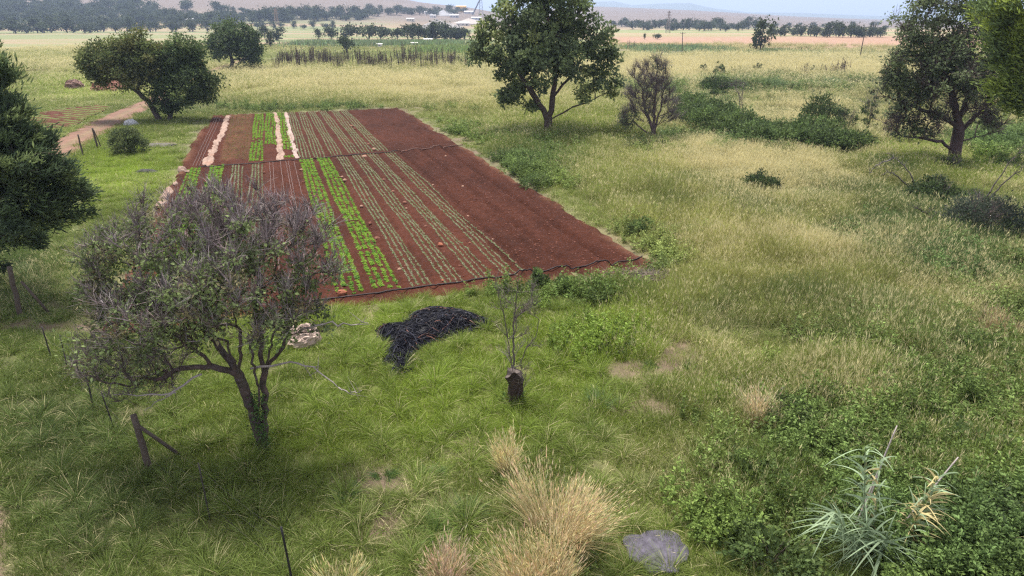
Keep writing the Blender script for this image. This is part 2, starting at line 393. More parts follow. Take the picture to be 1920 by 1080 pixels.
# ------------------------------------------------------------------ ground sheet
def build_ground():
    az = np.radians(np.concatenate([np.linspace(-110, -46, 50)[:-1], np.linspace(-46, 46, 400), np.linspace(46, 110, 50)[1:]]))
    rr = np.concatenate([[.5, 2, 4], np.geomspace(6, 12000, 430)])
    A, Q = np.meshgrid(az, rr); X = Q * np.sin(A); Y = Q * np.cos(A)
    Z = gz(X, Y)
    px, py, dry, g, bare, hgt, weed = zones(X, Y)
    n = fbm(X, Y, .6, 81); nb = fbm(X, Y, 60, 91, 3)
    thatch = g * (1 - dry[..., None]) + STRAW * .8 * dry[..., None]
    near = (thatch * .36 + np.array([.028, .022, .012])) * (.7 + .6 * n[..., None])
    soil = np.array([.122, .084, .060]) * (.75 + .5 * n[..., None])
    near = near * (1 - bare[..., None]) + soil * bare[..., None]
    # far country: bands of meadow, stubble and brown slope
    D = Y; pxh = 960 + 1385 * X / np.maximum(Y, 30)
    pale, stub, gr = np.array([.21, .22, .085]), np.array([.29, .215, .125]), np.array([.13, .17, .065])
    bands = fbm(X * .12, Y, 45, 101, 3)
    farL = pale * (1 - sm(.50, .60, bands)[..., None]) + stub * sm(.50, .60, bands)[..., None]
    farL = farL * (1 - .7 * sm(.55, .42, bands)[..., None] * (nb[..., None])) + gr * .7 * sm(.55, .42, bands)[..., None] * nb[..., None]
    rightf = sm(1080, 1180, pxh)
    pink = sm(225, 255, D + 14 * (nb - .5)) * sm(520, 400, D)
    farR = farL * (1 - pink[..., None]) + np.array([.29, .175, .115]) * (.85 + .3 * n[..., None]) * pink[..., None]
    farL = farL * .76
    farR = farR * .88
    farc = farL * (1 - rightf[..., None]) + farR * rightf[..., None]
    tan = sm(700, 1000, D); hill = np.array([.120, .092, .078]) * (.82 + .36 * nb[..., None])
    farc = farc * (1 - tan[..., None]) + hill * tan[..., None]
    farc = farc * (1 - sm(4000, 5000, D)[..., None]) + np.array([.08, .10, .07]) * sm(4000, 5000, D)[..., None]
    k = sm(150, 330, D)[..., None]
    C = np.clip(near * (1 - k) + farc * k, .01, .9)
    nr, nc = X.shape; idx = np.arange(nr * nc).reshape(nr, nc)
    q = np.stack([idx[:-1, :-1], idx[1:, :-1], idx[1:, 1:], idx[:-1, 1:]], -1).reshape(-1, 4)[:, ::-1]
    mb = MB(); mb.add(np.stack([X, Y, Z], -1).reshape(-1, 3), q, C=C.reshape(-1, 3))
    o = mb.obj('ground', M_GROUND, smooth=True); tag(o, kind='structure')
build_ground()

SOILC = np.array([.054, .0175, .0100])
BEDS_V = None
def soil_z(u, v):
    z = .05 + (vn(u, v, .35, 5) - .5) * .09 + (vn(u, v, 2.2, 6) - .5) * .05
    left = sm(9.5, 9.2, v)
    z = z - left * .045 * sm(.30, .12, np.abs(((v - 1.7) / 1.25 + .0) % 1.0 - 0.0 - .0 * u) * 1.0) * 0
    ph = np.abs(((v - 2.35) / 1.25 + .5) % 1.0 - .5)
    z = z - left * .09 * sm(.34, .46, ph)
    for vc, w, a in ((9.75, .22, .22), (11.45, .24, .22), (13.35, .28, .30)):
        near = sm(58, 54, u) if vc < 12 else sm(72, 60, u)
        z = z + near * (a * .6 * np.exp(-((v - vc + .35) / w) ** 2) - a * np.exp(-((v - vc - .1) / w) ** 2))
    for vc in (10.6, 12.4, 14.3):
        z = z - .03 * np.exp(-((v - vc) / .1) ** 2)
    return z
def soil_at(x, y):
    u, v = fuv(x, y); return float(soil_z(u, v))
def build_soil():
    u = np.linspace(U0 - .5, U1 + .3, 330); v = np.linspace(V0, V1, 260)
    U, Vv = np.meshgrid(u, v, indexing='ij'); Vn = Vv.copy()
    e = (fbm(U, Vv * 0, 3.0, 7, 3) - .5)
    Vn = Vv + (Vv < V0 + 1.2) * (V0 + 1.2 - Vv) * (.9 * sm(70, 85, U) + .8 * e) / 1.2 + (Vv > V1 - 1.2) * (Vv - V1 + 1.2) * 1.1 * e
    e2 = (fbm(U * 0, Vv, 2.5, 8, 3) - .5); Un = U + (U < U0 + 1) * (U0 + 1 - U) * (1.0 * e2 - .1) + (U > U1 - 1.5) * (U - U1 + 1.5) * .8 * e2
    X, Y = fxy(Un, Vn); Z = soil_z(Un, Vn)
    edge = np.minimum(np.minimum(U - U0 + .5, U1 + .3 - U), np.minimum(Vv - V0, V1 - Vv))
    Z = Z - .22 * (1 - sm(0, .45, edge))
    n = fbm(U * .35, Vv, .8, 9); n2 = fbm(U, Vv, 7, 10)
    C = SOILC * (.45 + .55 * n + .55 * n2)[..., None] * (1 - .16 * sm(9, 10, Vv))[..., None]
    wet = sm(.9, 1.2, -0 * U)
    # weedy, dried-out bed in the far part and the pale dusty rim
    wb = sm(-4.0, -3.6, Vv) * sm(-1.4, -1.8, Vv) * sm(56, 57, U); wb = wb + .7 * sm(.9, 0.5, np.abs(Vv - .1)) * sm(57, 56.5, np.abs(U - 55.5) + 53) * 0
    C = C * (1 - .55 * wb[..., None]) + np.array([.10, .05, .025]) * .55 * wb[..., None] * (.5 + n[..., None])
    rim = (1 - sm(.2, 1.0, edge)) * sm(.35, .65, fbm(U, Vv, 1.5, 12))
    C = C * (1 - .7 * rim[..., None]) + np.array([.15, .075, .045]) * .7 * rim[..., None]
    i = np.arange(U.size).reshape(U.shape)
    q = np.stack([i[:-1, :-1], i[:-1, 1:], i[1:, 1:], i[1:, :-1]], -1).reshape(-1, 4)[:, ::-1]
    mb = MB(); mb.add(np.stack([X, Y, Z], -1).reshape(-1, 3), q, C=np.clip(C, .005, .8).reshape(-1, 3))
    tag(mb.obj('crop_field', M_SOIL, smooth=True), kind='structure')
build_soil()

def strip(name, P, w, col, mat, lift, n=160, across=7, rough=.5, seed=0):
    P = np.asarray(P); d = np.r_[0, np.cumsum(np.hypot(*np.diff(P, axis=0).T))]
    t = np.linspace(0, d[-1], n); cx = np.interp(t, d, P[:, 0]); cy = np.interp(t, d, P[:, 1])
    for _ in range(4):
        cx[1:-1] = (cx[:-2] + cx[1:-1] * 2 + cx[2:]) / 4; cy[1:-1] = (cy[:-2] + cy[1:-1] * 2 + cy[2:]) / 4
    T = nrm(np.stack([np.gradient(cx), np.gradient(cy)], 1)); Nn = np.stack([T[:, 1], -T[:, 0]], 1)
    s = np.linspace(-1, 1, across)
    wv = w * (1 + rough * (fbm(t, t * 0, 4, seed, 3) - .5)[:, None])
    X = cx[:, None] + Nn[:, :1] * s * wv; Y = cy[:, None] + Nn[:, 1:] * s * wv
    Z = gz(X, Y) + lift - .08 * (np.abs(s)[None] > .99)
    nn = fbm(X, Y, 1.2, seed + 3)[..., None]
    grassy = (np.exp(-(s / .22) ** 2)[None, :, None] * .35) * np.ones_like(nn) if across > 5 else 0 * nn
    C = np.asarray(col) * (.75 + .5 * nn); C = C * (1 - grassy) + np.array([.13, .13, .05]) * grassy
    i = np.arange(X.size).reshape(X.shape)
    q = np.stack([i[:-1, :-1], i[:-1, 1:], i[1:, 1:], i[1:, :-1]], -1).reshape(-1, 4)
    mb = MB(); mb.add(np.stack([X, Y, Z], -1).reshape(-1, 3), q, C=C.reshape(-1, 3))
    return tag(mb.obj(name, mat, smooth=True), kind='structure')
strip('dirt_track', TRACK, 1.9, (.155, .082, .056), M_GROUND, .05, seed=3)
strip('road', ROAD, 2.4, (.20, .17, .155), M_GROUND, .12, across=4, rough=.1, n=220, seed=5)

# small weedy plot beside the track
def small_plot():
    mb = MB(); P = SMALLPLOT; lo = P.min(0); hi = P.max(0)
    xs = np.linspace(lo[0], hi[0], 110); ys = np.linspace(lo[1], hi[1], 90); X, Y = np.meshgrid(xs, ys)
    a = math.radians(62); w = X * math.cos(a) + Y * math.sin(a)
    Z = gz(X, Y) + .05 + .08 * np.sin(w * 2 * math.pi / 1.1) + .05 * fbm(X, Y, .8, 5)
    ins = inpoly(X, Y, P); i = np.arange(X.size).reshape(X.shape)
    keep = ins[:-1, :-1] & ins[1:, 1:] & ins[1:, :-1] & ins[:-1, 1:]
    q = np.stack([i[:-1, :-1], i[:-1, 1:], i[1:, 1:], i[1:, :-1]], -1)[keep]
    gmix = (sm(.2, .9, np.sin(w * 2 * math.pi / 1.1)) * sm(.25, .45, fbm(X, Y, 2.5, 15)))[..., None]
    C = np.array([.085, .034, .023]) * (.7 + .6 * fbm(X, Y, 1, 25))[..., None]; C = C * (1 - gmix) + np.array([.10, .15, .04]) * gmix
    mb.add(np.stack([X, Y, Z], -1).reshape(-1, 3), q.reshape(-1, 4), C=C.reshape(-1, 3))
    tag(mb.obj('tilled_plot', M_SOIL, smooth=True), kind='structure')
small_plot()

# ------------------------------------------------------------------ ground cover: grass and weeds on instanced points
PROTO = bpy.data.collections.new('cover_prototypes')
def proto(mb, name, mats):
    o = bpy.data.objects.new(name, mb.mesh(name, mats)); PROTOCUR.objects.link(o)
def rnd_col(rng, n): return np.stack([rng.random(n), rng.random(n), rng.random(n)], 1)
def patch_lawn(seed, nb=120, r=.34, h=(.10, .24), w=.010):
    g = np.random.default_rng(seed); mb = MB(); a = g.random(nb) * 6.283; q = r * np.sqrt(g.random(nb))
    P = np.stack([q * np.cos(a), q * np.sin(a), np.full(nb, -.03)], 1)
    D = np.stack([g.normal(size=nb) * .33, g.normal(size=nb) * .33, np.ones(nb)], 1)
    ribbons(mb, P, D, g.uniform(*h, nb) * 1.1, w * g.uniform(.7, 1.4, nb), rnd_col(g, nb), g.uniform(.1, .7, nb), g, 3); return mb
def patch_meadow(seed, nb=85, r=.40):
    g = np.random.default_rng(seed); mb = MB(); a = g.random(nb) * 6.283; q = r * np.sqrt(g.random(nb))
    P = np.stack([q * np.cos(a), q * np.sin(a), np.full(nb, -.04)], 1)
    D = np.stack([g.normal(size=nb) * .2, g.normal(size=nb) * .2, np.ones(nb)], 1)
    L = g.uniform(.45, 1.05, nb); c = rnd_col(g, nb)
    ribbons(mb, P, D, L, .011 * g.uniform(.7, 1.3, nb), c, g.uniform(.05, .5, nb), g, 3)
    k = nb // 4; P2 = P[:k] + nrm(D[:k]) * (L[:k] * .85)[:, None]; c2 = c[:k].copy(); c2[:, 1] *= .6; c2[:, 0] = .5 + .5 * c2[:, 0]
    for _ in range(2):
        leaves(mb, P2 + g.normal(size=(k, 3)) * .015, D[:k] + g.normal(size=(k, 3)) * .15, g.uniform(.10, .22, k), .013, c2, g)
    return mb
def patch_tussock(seed, nb=150):
    g = np.random.default_rng(seed); mb = MB(); a = g.random(nb) * 6.283; q = .10 * np.sqrt(g.random(nb))
    P = np.stack([q * np.cos(a), q * np.sin(a), np.full(nb, -.03)], 1); s = g.uniform(.15, .9, nb)
    D = np.stack([np.cos(a) * s, np.sin(a) * s, np.ones(nb)], 1)
    ribbons(mb, P, D, g.uniform(.35, .75, nb), .010, rnd_col(g, nb), g.uniform(.2, .8, nb), g, 4); return mb
def patch_weed(seed, ns=9, r=.30, hh=(.35, .85), lf=(.06, .12)):
    g = np.random.default_rng(seed); mb = MB()
    for i in range(ns):
        a = g.random() * 6.283; q = r * math.sqrt(g.random()); b = np.array([q * math.cos(a), q * math.sin(a), -.05])
        t = nrm(np.array([g.normal() * .25 + math.cos(a) * .2, g.normal() * .25 + math.sin(a) * .2, 1.0])); Ls = g.uniform(*hh)
        tubes(mb, b, b + t * Ls, [.006], [.003], sides=3, C=(.3, .95, .5))
        n = 26; s = g.uniform(.15, 1.0, n) ** .8; P = b + t * (Ls * s)[:, None]; aa = g.random(n) * 6.283
        D = np.stack([np.cos(aa), np.sin(aa), g.uniform(-.2, .7, n)], 1)
        c = rnd_col(g, n); c[:, 1] = .35 + .65 * c[:, 1]
        L = g.uniform(*lf, n) * (1.25 - .6 * s); leaves(mb, P + D * .02, D, L * 1.2, L * .62, c, g)
    return mb

def scatter(name, label, cat, pts, rot, scale, idx, col, dry, coll):
    me = bpy.data.meshes.new(name); n = len(pts)
    me.vertices.add(n); me.vertices.foreach_set('co', pts.astype(np.float32).ravel())
    def at_(nm, ty, arr, key):
        a = me.attributes.new(nm, ty, 'POINT'); a.data.foreach_set(key, np.ascontiguousarray(arr).ravel())
    at_('rot', 'FLOAT_VECTOR', rot.astype(np.float32), 'vector'); at_('scl', 'FLOAT_VECTOR', scale.astype(np.float32), 'vector')
    at_('idx', 'INT', idx.astype(np.int32), 'value'); at_('dry', 'FLOAT', dry.astype(np.float32), 'value')
    at_('icol', 'FLOAT_COLOR', np.concatenate([col, np.ones((n, 1))], 1).astype(np.float32), 'color')
    o = bpy.data.objects.new(name, me); COL.objects.link(o); tag(o, label, cat, kind='stuff')
    ng = bpy.data.node_groups.new(name + '_nodes', 'GeometryNodeTree')
    ng.interface.new_socket('Geometry', in_out='INPUT', socket_type='NodeSocketGeometry'); ng.interface.new_socket('Geometry', in_out='OUTPUT', socket_type='NodeSocketGeometry')
    gi = ng.nodes.new('NodeGroupInput'); go = ng.nodes.new('NodeGroupOutput'); ip = ng.nodes.new('GeometryNodeInstanceOnPoints')
    ci = ng.nodes.new('GeometryNodeCollectionInfo'); ci.inputs[0].default_value = coll; ci.inputs[1].default_value = True; ci.inputs[2].default_value = True
    def na(nm, ty):
        k = ng.nodes.new('GeometryNodeInputNamedAttribute'); k.data_type = ty; k.inputs[0].default_value = nm; return k.outputs[0]
    er = ng.nodes.new('FunctionNodeEulerToRotation')
    l = ng.links.new
    l(gi.outputs[0], ip.inputs['Points']); l(ci.outputs[0], ip.inputs['Instance']); ip.inputs['Pick Instance'].default_value = True
    l(na('idx', 'INT'), ip.inputs['Instance Index']); l(na('rot', 'FLOAT_VECTOR'), er.inputs[0]); l(er.outputs[0], ip.inputs['Rotation'])
    l(na('scl', 'FLOAT_VECTOR'), ip.inputs['Scale']); l(ip.outputs[0], go.inputs[0])
    md = o.modifiers.new('cover', 'NODES'); md.node_group = ng
    return o
def protos(name, fns):
    global PROTOCUR
    PROTOCUR = bpy.data.collections.new(name)
    for i, mb in enumerate(fns): proto(mb, '%s_%02d' % (name, i), M_GRASS)
    return PROTOCUR, len(fns)
def sample(r0, r1, dens, azl=41):
    a = math.radians(azl); n = int(dens * a * (r1 * r1 - r0 * r0))
    r = np.sqrt(R.uniform(r0 * r0, r1 * r1, n)); t = R.uniform(-a, a, n); return r * np.sin(t), r * np.cos(t)

def build_cover():
    cl, nl = protos('lawn_blades', [patch_lawn(i) for i in range(5)])
    cm, nm_ = protos('meadow_blades', [patch_meadow(20 + i) for i in range(5)])
    cw, nw = protos('weed_leaves', [patch_weed(40 + i) for i in range(5)])
    bands = [(6.5, 20, 26, 1.0), (20, 34, 17, 1.15), (34, 62, 8.5, 1.5), (62, 110, 3.2, 2.2), (110, 200, 1.0, 3.4), (200, 330, .32, 4.5)]
    ct, nt_ = protos('tuft_blades', [patch_tussock(60 + i) for i in range(4)])
    acc = {k: [] for k in 'lmwt'}
    for r0, r1, dn, s in bands:
        x, y = sample(r0, r1, dn, 53 if r1 < 40 else 43); k = ~keepout(x, y); x, y = x[k], y[k]
        px, py, dry, g, bare, hgt, weed = zones(x, y)
        k = (R.random(len(x)) > np.clip(bare * 1.2, 0, .88)) & ~(inpoly(x, y, PILE) & (R.random(len(x)) < .9)); 
        x, y, dry, g, hgt, weed = x[k], y[k], dry[k], g[k], hgt[k], weed[k]
        pinkf = (y > 215) & (960 + 1385 * x / y > 1100)
        typ = np.where(R.random(len(x)) < np.clip(weed * .85, 0, .8), 2, np.where(R.random(len(x)) < sm(.22, .44, hgt), 1, 0))
        typ = np.where(pinkf & (R.random(len(x)) < .75), 9, typ)
        typ = np.where((typ < 2) & (R.random(len(x)) < (.17 if r0 < 62 else 0) * (.4 + 1.2 * fbm(x, y, 3.5, 181))), 3, typ)
        for t, key in ((0, 'l'), (1, 'm'), (2, 'w'), (3, 't')):
            q = typ == t; n = q.sum(); gg = g[q] * (1 + R.normal(size=(n, 1)) * .10)
            if t == 2: gg = (gg * .55 + DEEP * .75) * (.75 + .6 * fbm(x[q], y[q], 1.6, 131))[:, None] * (1 + R.normal(size=(n, 1)) * .15)
            vscale = {0: .75 + hgt[q] * 1.5, 1: .40 + hgt[q] * .95, 2: .75 + .5 * R.random(n), 3: .5 + .6 * R.random(n)}[t]
            hz = s ** (.35 if s < 3 else .45)
            S = np.stack([np.full(n, s), np.full(n, s), vscale * hz], 1) * R.uniform(.75, 1.25, (n, 1))
            if t == 2: S = np.stack([np.full(n, s ** .8), np.full(n, s ** .8), vscale * s ** .25], 1) * R.uniform(.7, 1.3, (n, 1))
            if t == 3: gg = gg * .85 + np.array([.032, .045, .016]); S = np.stack([np.full(n, .85), np.full(n, .85), vscale * .95], 1) * R.uniform(.45, 1.5, (n, 1))
            if t == 0: S = S * np.stack([np.ones(n), np.ones(n), R.uniform(.6, 1.55, n)], 1)
            P = np.stack([x[q], y[q], gz(x[q], y[q])], 1)
            rot = np.stack([R.normal(size=n) * .08, R.normal(size=n) * .08, R.random(n) * 6.283], 1)
            dd = dry[q] * (1.0 if t != 2 else .25)
            acc[key].append((P, rot, S, np.clip(gg, .01, .6), dd))
    for key, coll, n, nm, lab, cat in (('l', cl, nl, 'lawn_grass', 'short green grass covering the ground around the crop field', 'grass'),
                                  ('m', cm, nm_, 'meadow_grass', 'tall green and straw coloured meadow grass on the open ground', 'grass'),
                                  ('t', ct, nt_, 'grass_tufts', 'arching grass tufts standing out of the short grass', 'grass'),
                                  ('w', cw, nw, 'leafy_weeds', 'dark green leafy weeds growing in patches through the grass', 'weeds')):
        L = [np.concatenate(z) for z in zip(*acc[key])]
        print('cover', nm, len(L[0]))
        scatter(nm, lab, cat, L[0], L[1], L[2], R.integers(0, n, len(L[0])), L[3], L[4], coll)
build_cover()
# ------------------------------------------------------------------ trees
def grow(trunks, att, rng, step=.4, bf=.35, wander=.06):
    pos = []; par = []; pl = []
    for T in trunks:
        T = np.asarray(T, float)
        if pos:
            k = int(np.argmin(np.linalg.norm(np.array(pos) - T[0], axis=1))); start = 1 if np.linalg.norm(np.array(pos)[k] - T[0]) < .4 else 0
        else: k = -1; start = 0
        cur = k
        pts = [T[0]]
        for i in range(len(T) - 1):
            n = max(1, int(np.linalg.norm(T[i + 1] - T[i]) / step))
            for j in range(1, n + 1): pts.append(T[i] + (T[i + 1] - T[i]) * j / n)
        for i, p in enumerate(pts):
            if i < start: continue
            if i > 1: p = p + rng.normal(size=3) * wander * .6
            par.append(cur); pl.append((pl[cur] + np.linalg.norm(p - pos[cur])) if cur >= 0 else 0.0); pos.append(np.asarray(p)); cur = len(pos) - 1
    cap = len(pos) + len(att) * 40
    P = np.zeros((cap, 3)); P[:len(pos)] = pos; PL = np.zeros(cap); PL[:len(pos)] = pl; n = len(pos)
    par = list(par); att = np.asarray(att)
    order = np.argsort(np.min(np.linalg.norm(att[:, None] - P[None, :n:3], axis=2), axis=1))
    tips = []
    for a in att[order]:
        d = np.linalg.norm(P[:n] - a, axis=1); k = int(np.argmin(d + bf * PL[:n])); L = d[k]
        pk = par[k]; tan = nrm(P[k] - P[pk]) if pk >= 0 else np.array([0, 0, 1.])
        c = P[k] + (tan * .3 + nrm(a - P[k]) * .2 + np.array([0, 0, .10])) * L * .8
        m = min(30, max(2, int(L / step) + 1)); cur = k
        for j in range(1, m + 1):
            t = j / m; p = (1 - t) ** 2 * P[k] + 2 * t * (1 - t) * c + t * t * a
            if j < m: p = p + rng.normal(size=3) * wander * min(L, 1.5)
            P[n] = p; PL[n] = PL[cur] + np.linalg.norm(p - P[cur]); par.append(cur); cur = n; n += 1
        tips.append(cur)
    return P[:n], np.array(par), PL[:n], np.array(tips)

def wood(mb, P, par, rb, rt, col, rng, sides=6, flare=1.25):
    n = len(P); cnt = np.zeros(n); haschild = np.zeros(n, bool); haschild[par[par >= 0]] = True
    cnt[~haschild] = 1; main = np.full(n, -1)
    for i in range(n - 1, -1, -1):
        p = par[i]
        if p >= 0:
            cnt[p] += cnt[i]
            if main[p] < 0 or cnt[i] > cnt[main[p]]: main[p] = i
    tot = cnt.max(); e = math.log(max(tot, 2)) / math.log(rb / rt)
    r = rt * cnt ** (1 / e)
    roots = np.where(par < 0)[0]
    seg = nrm(P - P[np.maximum(par, 0)]); tan = seg.copy()
    has = main >= 0; tan[has] = nrm(seg[has] + seg[main[has]]); tan[roots] = seg[main[roots]]
    i = np.where(par >= 0)[0]; p = par[i]; ismain = main[p] == i
    T0 = np.where(ismain[:, None], tan[p], seg[i]); R0 = np.where(ismain, r[p], np.minimum(r[p] * .95, r[i] * 1.25))
    R0 = np.where(np.isin(p, roots), R0 * flare, R0)
    thick = r[i] > rb * .22
    for sel, sd in ((thick, 8), (~thick, sides)):
        q = i[sel]; c = jit(rng, len(q), col, .10, .04)
        tubes(mb, P[par[q]], P[q], R0[sel], r[q], T0[sel], tan[q], sides=sd, C=c)
    return r

def twigs(mb, P, par, r, n, L, r0, col, rng, up=.5, spread=.6, sel=None, seg=2, m=0, zmin=None):
    if zmin is not None: sel = np.where((P[:, 2] > zmin) & (r < np.quantile(r, .8)))[0]
    k = np.where(r < np.quantile(r, .75))[0] if sel is None else sel
    k = rng.choice(k, n); b = P[k]; d = nrm(P[k] - P[np.maximum(par[k], 0)])
    D = nrm(d * .6 + rng.normal(size=(n, 3)) * spread + np.array([0, 0, up])); L = rng.uniform(*L, n)[:, None]
    c = jit(rng, n, col, .22, .05); rr = rng.uniform(.7, 1.3, n) * r0
    m1 = b + D * L * .5; D2 = nrm(D + rng.normal(size=(n, 3)) * .3 + np.array([0, 0, up * .3])); e = m1 + D2 * L * .5
    tubes(mb, b, m1, rr, rr * .75, sides=3, C=c, m=m); tubes(mb, m1, e, rr * .75, rr * .35, sides=3, C=c, m=m)
    if seg > 2:
        D3 = nrm(D + rng.normal(size=(n, 3)) * .6); tubes(mb, m1, m1 + D3 * L * .4, rr * .6, rr * .3, sides=3, C=c, m=m)

def tree(name, label, base, trunks, blobs, n_att, rb, rt, leaf, cols, seed, bark=(.075, .058, .048), group=None, cluster=(.5, 100), step=.4, bf=.35,
         lmode='ball', tw=None, cat='tree', wander=.06, leafp=None, extra=None, yb=None):
    """trunks and blobs are measured on the photograph as (px, py, depth offset) and set at the tree's own distance"""
    g = np.random.default_rng(seed)
    bx, by, bz = atg(*base)
    if yb is not None: bx, by = atY(base[0], base[1], yb)[0], yb; bz = float(gz(bx, by))
    O = np.array([bx, by, bz])
    def w(px, py, dy=0):
        x, z = atY(px, py, by + dy); return np.array([x, by + dy, z]) - O
    T = [[w(*q) for q in t] for t in trunks]; T[0][0] = np.array([0, 0, -.15])
    A = []; idx = []; wt = np.array([b[2] ** 2 * (b[5] if len(b) > 5 else 1) for b in blobs]); wt = wt / wt.sum()
    num = g.multinomial(n_att, wt)
    for bi, (b, k) in enumerate(zip(blobs, num)):
        c = w(b[0], b[1], b[3]); rad = b[2] / scl(bx, by + b[3], c[2] + bz); fl = b[4] if len(b) > 4 else 1.0
        d = nrm(g.normal(size=(k, 3))) * (g.random((k, 1)) ** .45) * rad * np.array([1, 1.0, fl])
        A.append(c + d); idx += [bi] * k
    A = np.concatenate(A); idx = np.array(idx); ok = A[:, 2] > .25; A = A[ok]; idx = idx[ok]
    root = thing(name, (bx, by, bz), label, cat, group)
    P, par, PL, tips = grow(T, A, g, step, bf, wander)
    mb = MB(); r = wood(mb, P, par, rb, rt, bark, g)
    mb.obj('trunk', M_BARK, root, smooth=True)
    if tw:
        mt = MB()
        for t_ in tw: twigs(mt, P, par, r, *t_[:4], g, **t_[4])
        tag(mt.obj('twigs', M_TWIG, root))
    if leaf:
        ml = MB(); sp, nl = cluster
        lp = np.ones(len(A)) if leafp is None else np.array([leafp[i] for i in idx])
        keep = g.random(len(A)) < lp; AA = A[keep]; n = len(AA) * nl
        cc = np.repeat(AA, nl, 0); off = g.normal(size=(n, 3)) * np.array([1, 1, .75]) * sp * np.repeat(g.uniform(.6, 1.25, (len(AA), 1)), nl, 0)
        base_ = np.repeat(np.array(cols)[g.integers(0, len(cols), len(AA))] * (1 + g.normal(size=(len(AA), 1)) * .16), nl, 0)
        C = np.clip(base_ * 1.95 * (1 + g.normal(size=(n, 1)) * .22), .006, .6)
        cen = A.mean(0)
        if lmode == 'spray':
            out = nrm(cc - np.array([0, 0, cen[2] * .7])); D = nrm(out * .9 + g.normal(size=(n, 3)) * .45 + np.array([0, 0, .25]))
        else: D = nrm(nrm(off) * .5 + g.normal(size=(n, 3)) * .7 + np.array([0, 0, -.05]))
        L = leaf[0] * g.uniform(.6, 1.35, n); leaves(ml, cc + off, D, L, leaf[1] * L / leaf[0], C, g)
        ml.obj('crown', M_LEAF, root)
    if extra: extra(root, w, g, O)
    return root

# the half-dead tree beside the fence corner
def near_extra(root, w, g, O):
    mb = MB()
    for pts, r in (([(470, 690, -.2), (540, 680, -.5), (590, 690, -.8), (635, 726, -1.1)], .03), ([(635, 728, -1.2), (660, 737, -1.2), (680, 732, -1.2)], .016),
                   ([(560, 622, -.1), (600, 606, -.2), (650, 608, -.2), (690, 606, -.2)], .028), ([(380, 700, -.4), (320, 738, -.7), (270, 742, -.8), (215, 740, -.8)], .03), ([(330, 735, -.7), (300, 750, -.7), (272, 768, -.7)], .018),
                   ([(300, 700, 0), (240, 710, -.2), (190, 700, -.2), (140, 694, -.2)], .026)):
        P = np.array([w(*q) for q in pts]); t = np.linspace(0, 1, 12); Q = np.stack([np.interp(t, np.linspace(0, 1, len(P)), P[:, i]) for i in range(3)], 1)
        Q += g.normal(size=Q.shape) * .02; poly_tube(mb, Q, np.linspace(r, r * .35, 12), 5, C=(.30, .26, .25))
        for _ in range(5):
            i = g.integers(3, 11); d = nrm(g.normal(size=3) + np.array([0, 0, .3])); tubes(mb, Q[i], Q[i] + d * g.uniform(.15, .45), [r * .4], [r * .12], sides=3, C=(.26, .22, .21))
    mb.obj('dead_branches', M_TWIG, root, smooth=True)['label'] = 'pale grey dead branches sticking out sideways'
    mi = MB(); n = 800; t = g.random(n) ** 1.2
    a = w(497, 845, -.12); b = w(478, 735, -.12); P = a + (b - a) * t[:, None] + g.normal(size=(n, 3)) * np.array([.10, .10, .05])
    leaves(mi, P, g.normal(size=(n, 3)), .055 * g.uniform(.6, 1.3, n), .045, jit(g, n, (.085, .15, .045), .25), g)
    mi.obj('ivy', M_LEAF, root)['label'] = 'green creeper climbing the lower trunk'
NB = [(240, 480, 85, .1, .9), (350, 500, 110, .5, .8), (480, 490, 110, .2, .8), (400, 560, 110, -.9, .8), (290, 590, 105, -.4, .8), (570, 550, 70, .2, .8), (520, 600, 70, -.5, .7), (210, 545, 75, 0, .8), (180, 490, 35, 0, .8),
      (320, 420, 90, .8, .8, 1.3), (440, 410, 95, .8, .8, 1.5), (545, 430, 85, .6, .8, 1.5), (600, 490, 50, .3, .9, 1.2), (440, 450, 120, 1.8, .8), (220, 665, 80, -.2, .7, 1.5), (290, 695, 70, .2, .6, 1.5), (185, 630, 55, .2, .8, 1.5), (590, 610, 40, .2, .5), (240, 720, 55, -.4, .5, 1.6), (165, 690, 40, -.2, .6, 1.5), (330, 640, 70, -.8, .7)]
tree('half_dead_tree', 'spreading half-dead tree with bare purple-grey twigs and olive leaves beside the fence corner', (495, 842),
     [[(495, 842, 0), (480, 790, 0), (462, 735, -.1), (440, 690, -.2), (425, 640, -.3)], [(496, 835, 0), (496, 760, .15), (492, 700, .2), (490, 640, .3), (480, 590, .4)],
      [(446, 700, -.2), (400, 685, -.4), (340, 690, -.5), (290, 715, -.4)], [(494, 700, .2), (530, 650, .2), (545, 610, .1), (555, 570, .1)], [(484, 785, 0), (488, 730, -.2), (470, 680, -.5), (470, 630, -.6)], [(440, 690, -.2), (415, 650, .1), (380, 610, .3), (340, 560, .4)], [(446, 700, -.2), (455, 650, -.6), (440, 600, -.9)], [(494, 700, .2), (510, 640, -.2), (525, 590, -.4)], [(400, 685, -.4), (360, 650, -.7), (310, 620, -.9)]],
     NB, 760, .15, .007, (.095, .055), [(.080, .105, .042), (.070, .092, .036), (.11, .14, .06), (.10, .09, .05), (.07, .09, .042)], 11, bark=(.075, .056, .05), cluster=(.14, 54), step=.16, bf=.3, wander=.05,
     tw=[(6500, (.18, .5), .0055, (.115, .092, .09), dict(up=.55, spread=.5, seg=3)), (4600, (.25, .62), .006, (.235, .195, .195), dict(up=.7, spread=.5, seg=3, zmin=3.4))],
     leafp=[1, 1, 1, 1, .95, .95, .8, 1, .9, .2, .1, .06, .25, .2, .25, .15, .3, .3, .1, .1, .4], extra=near_extra)

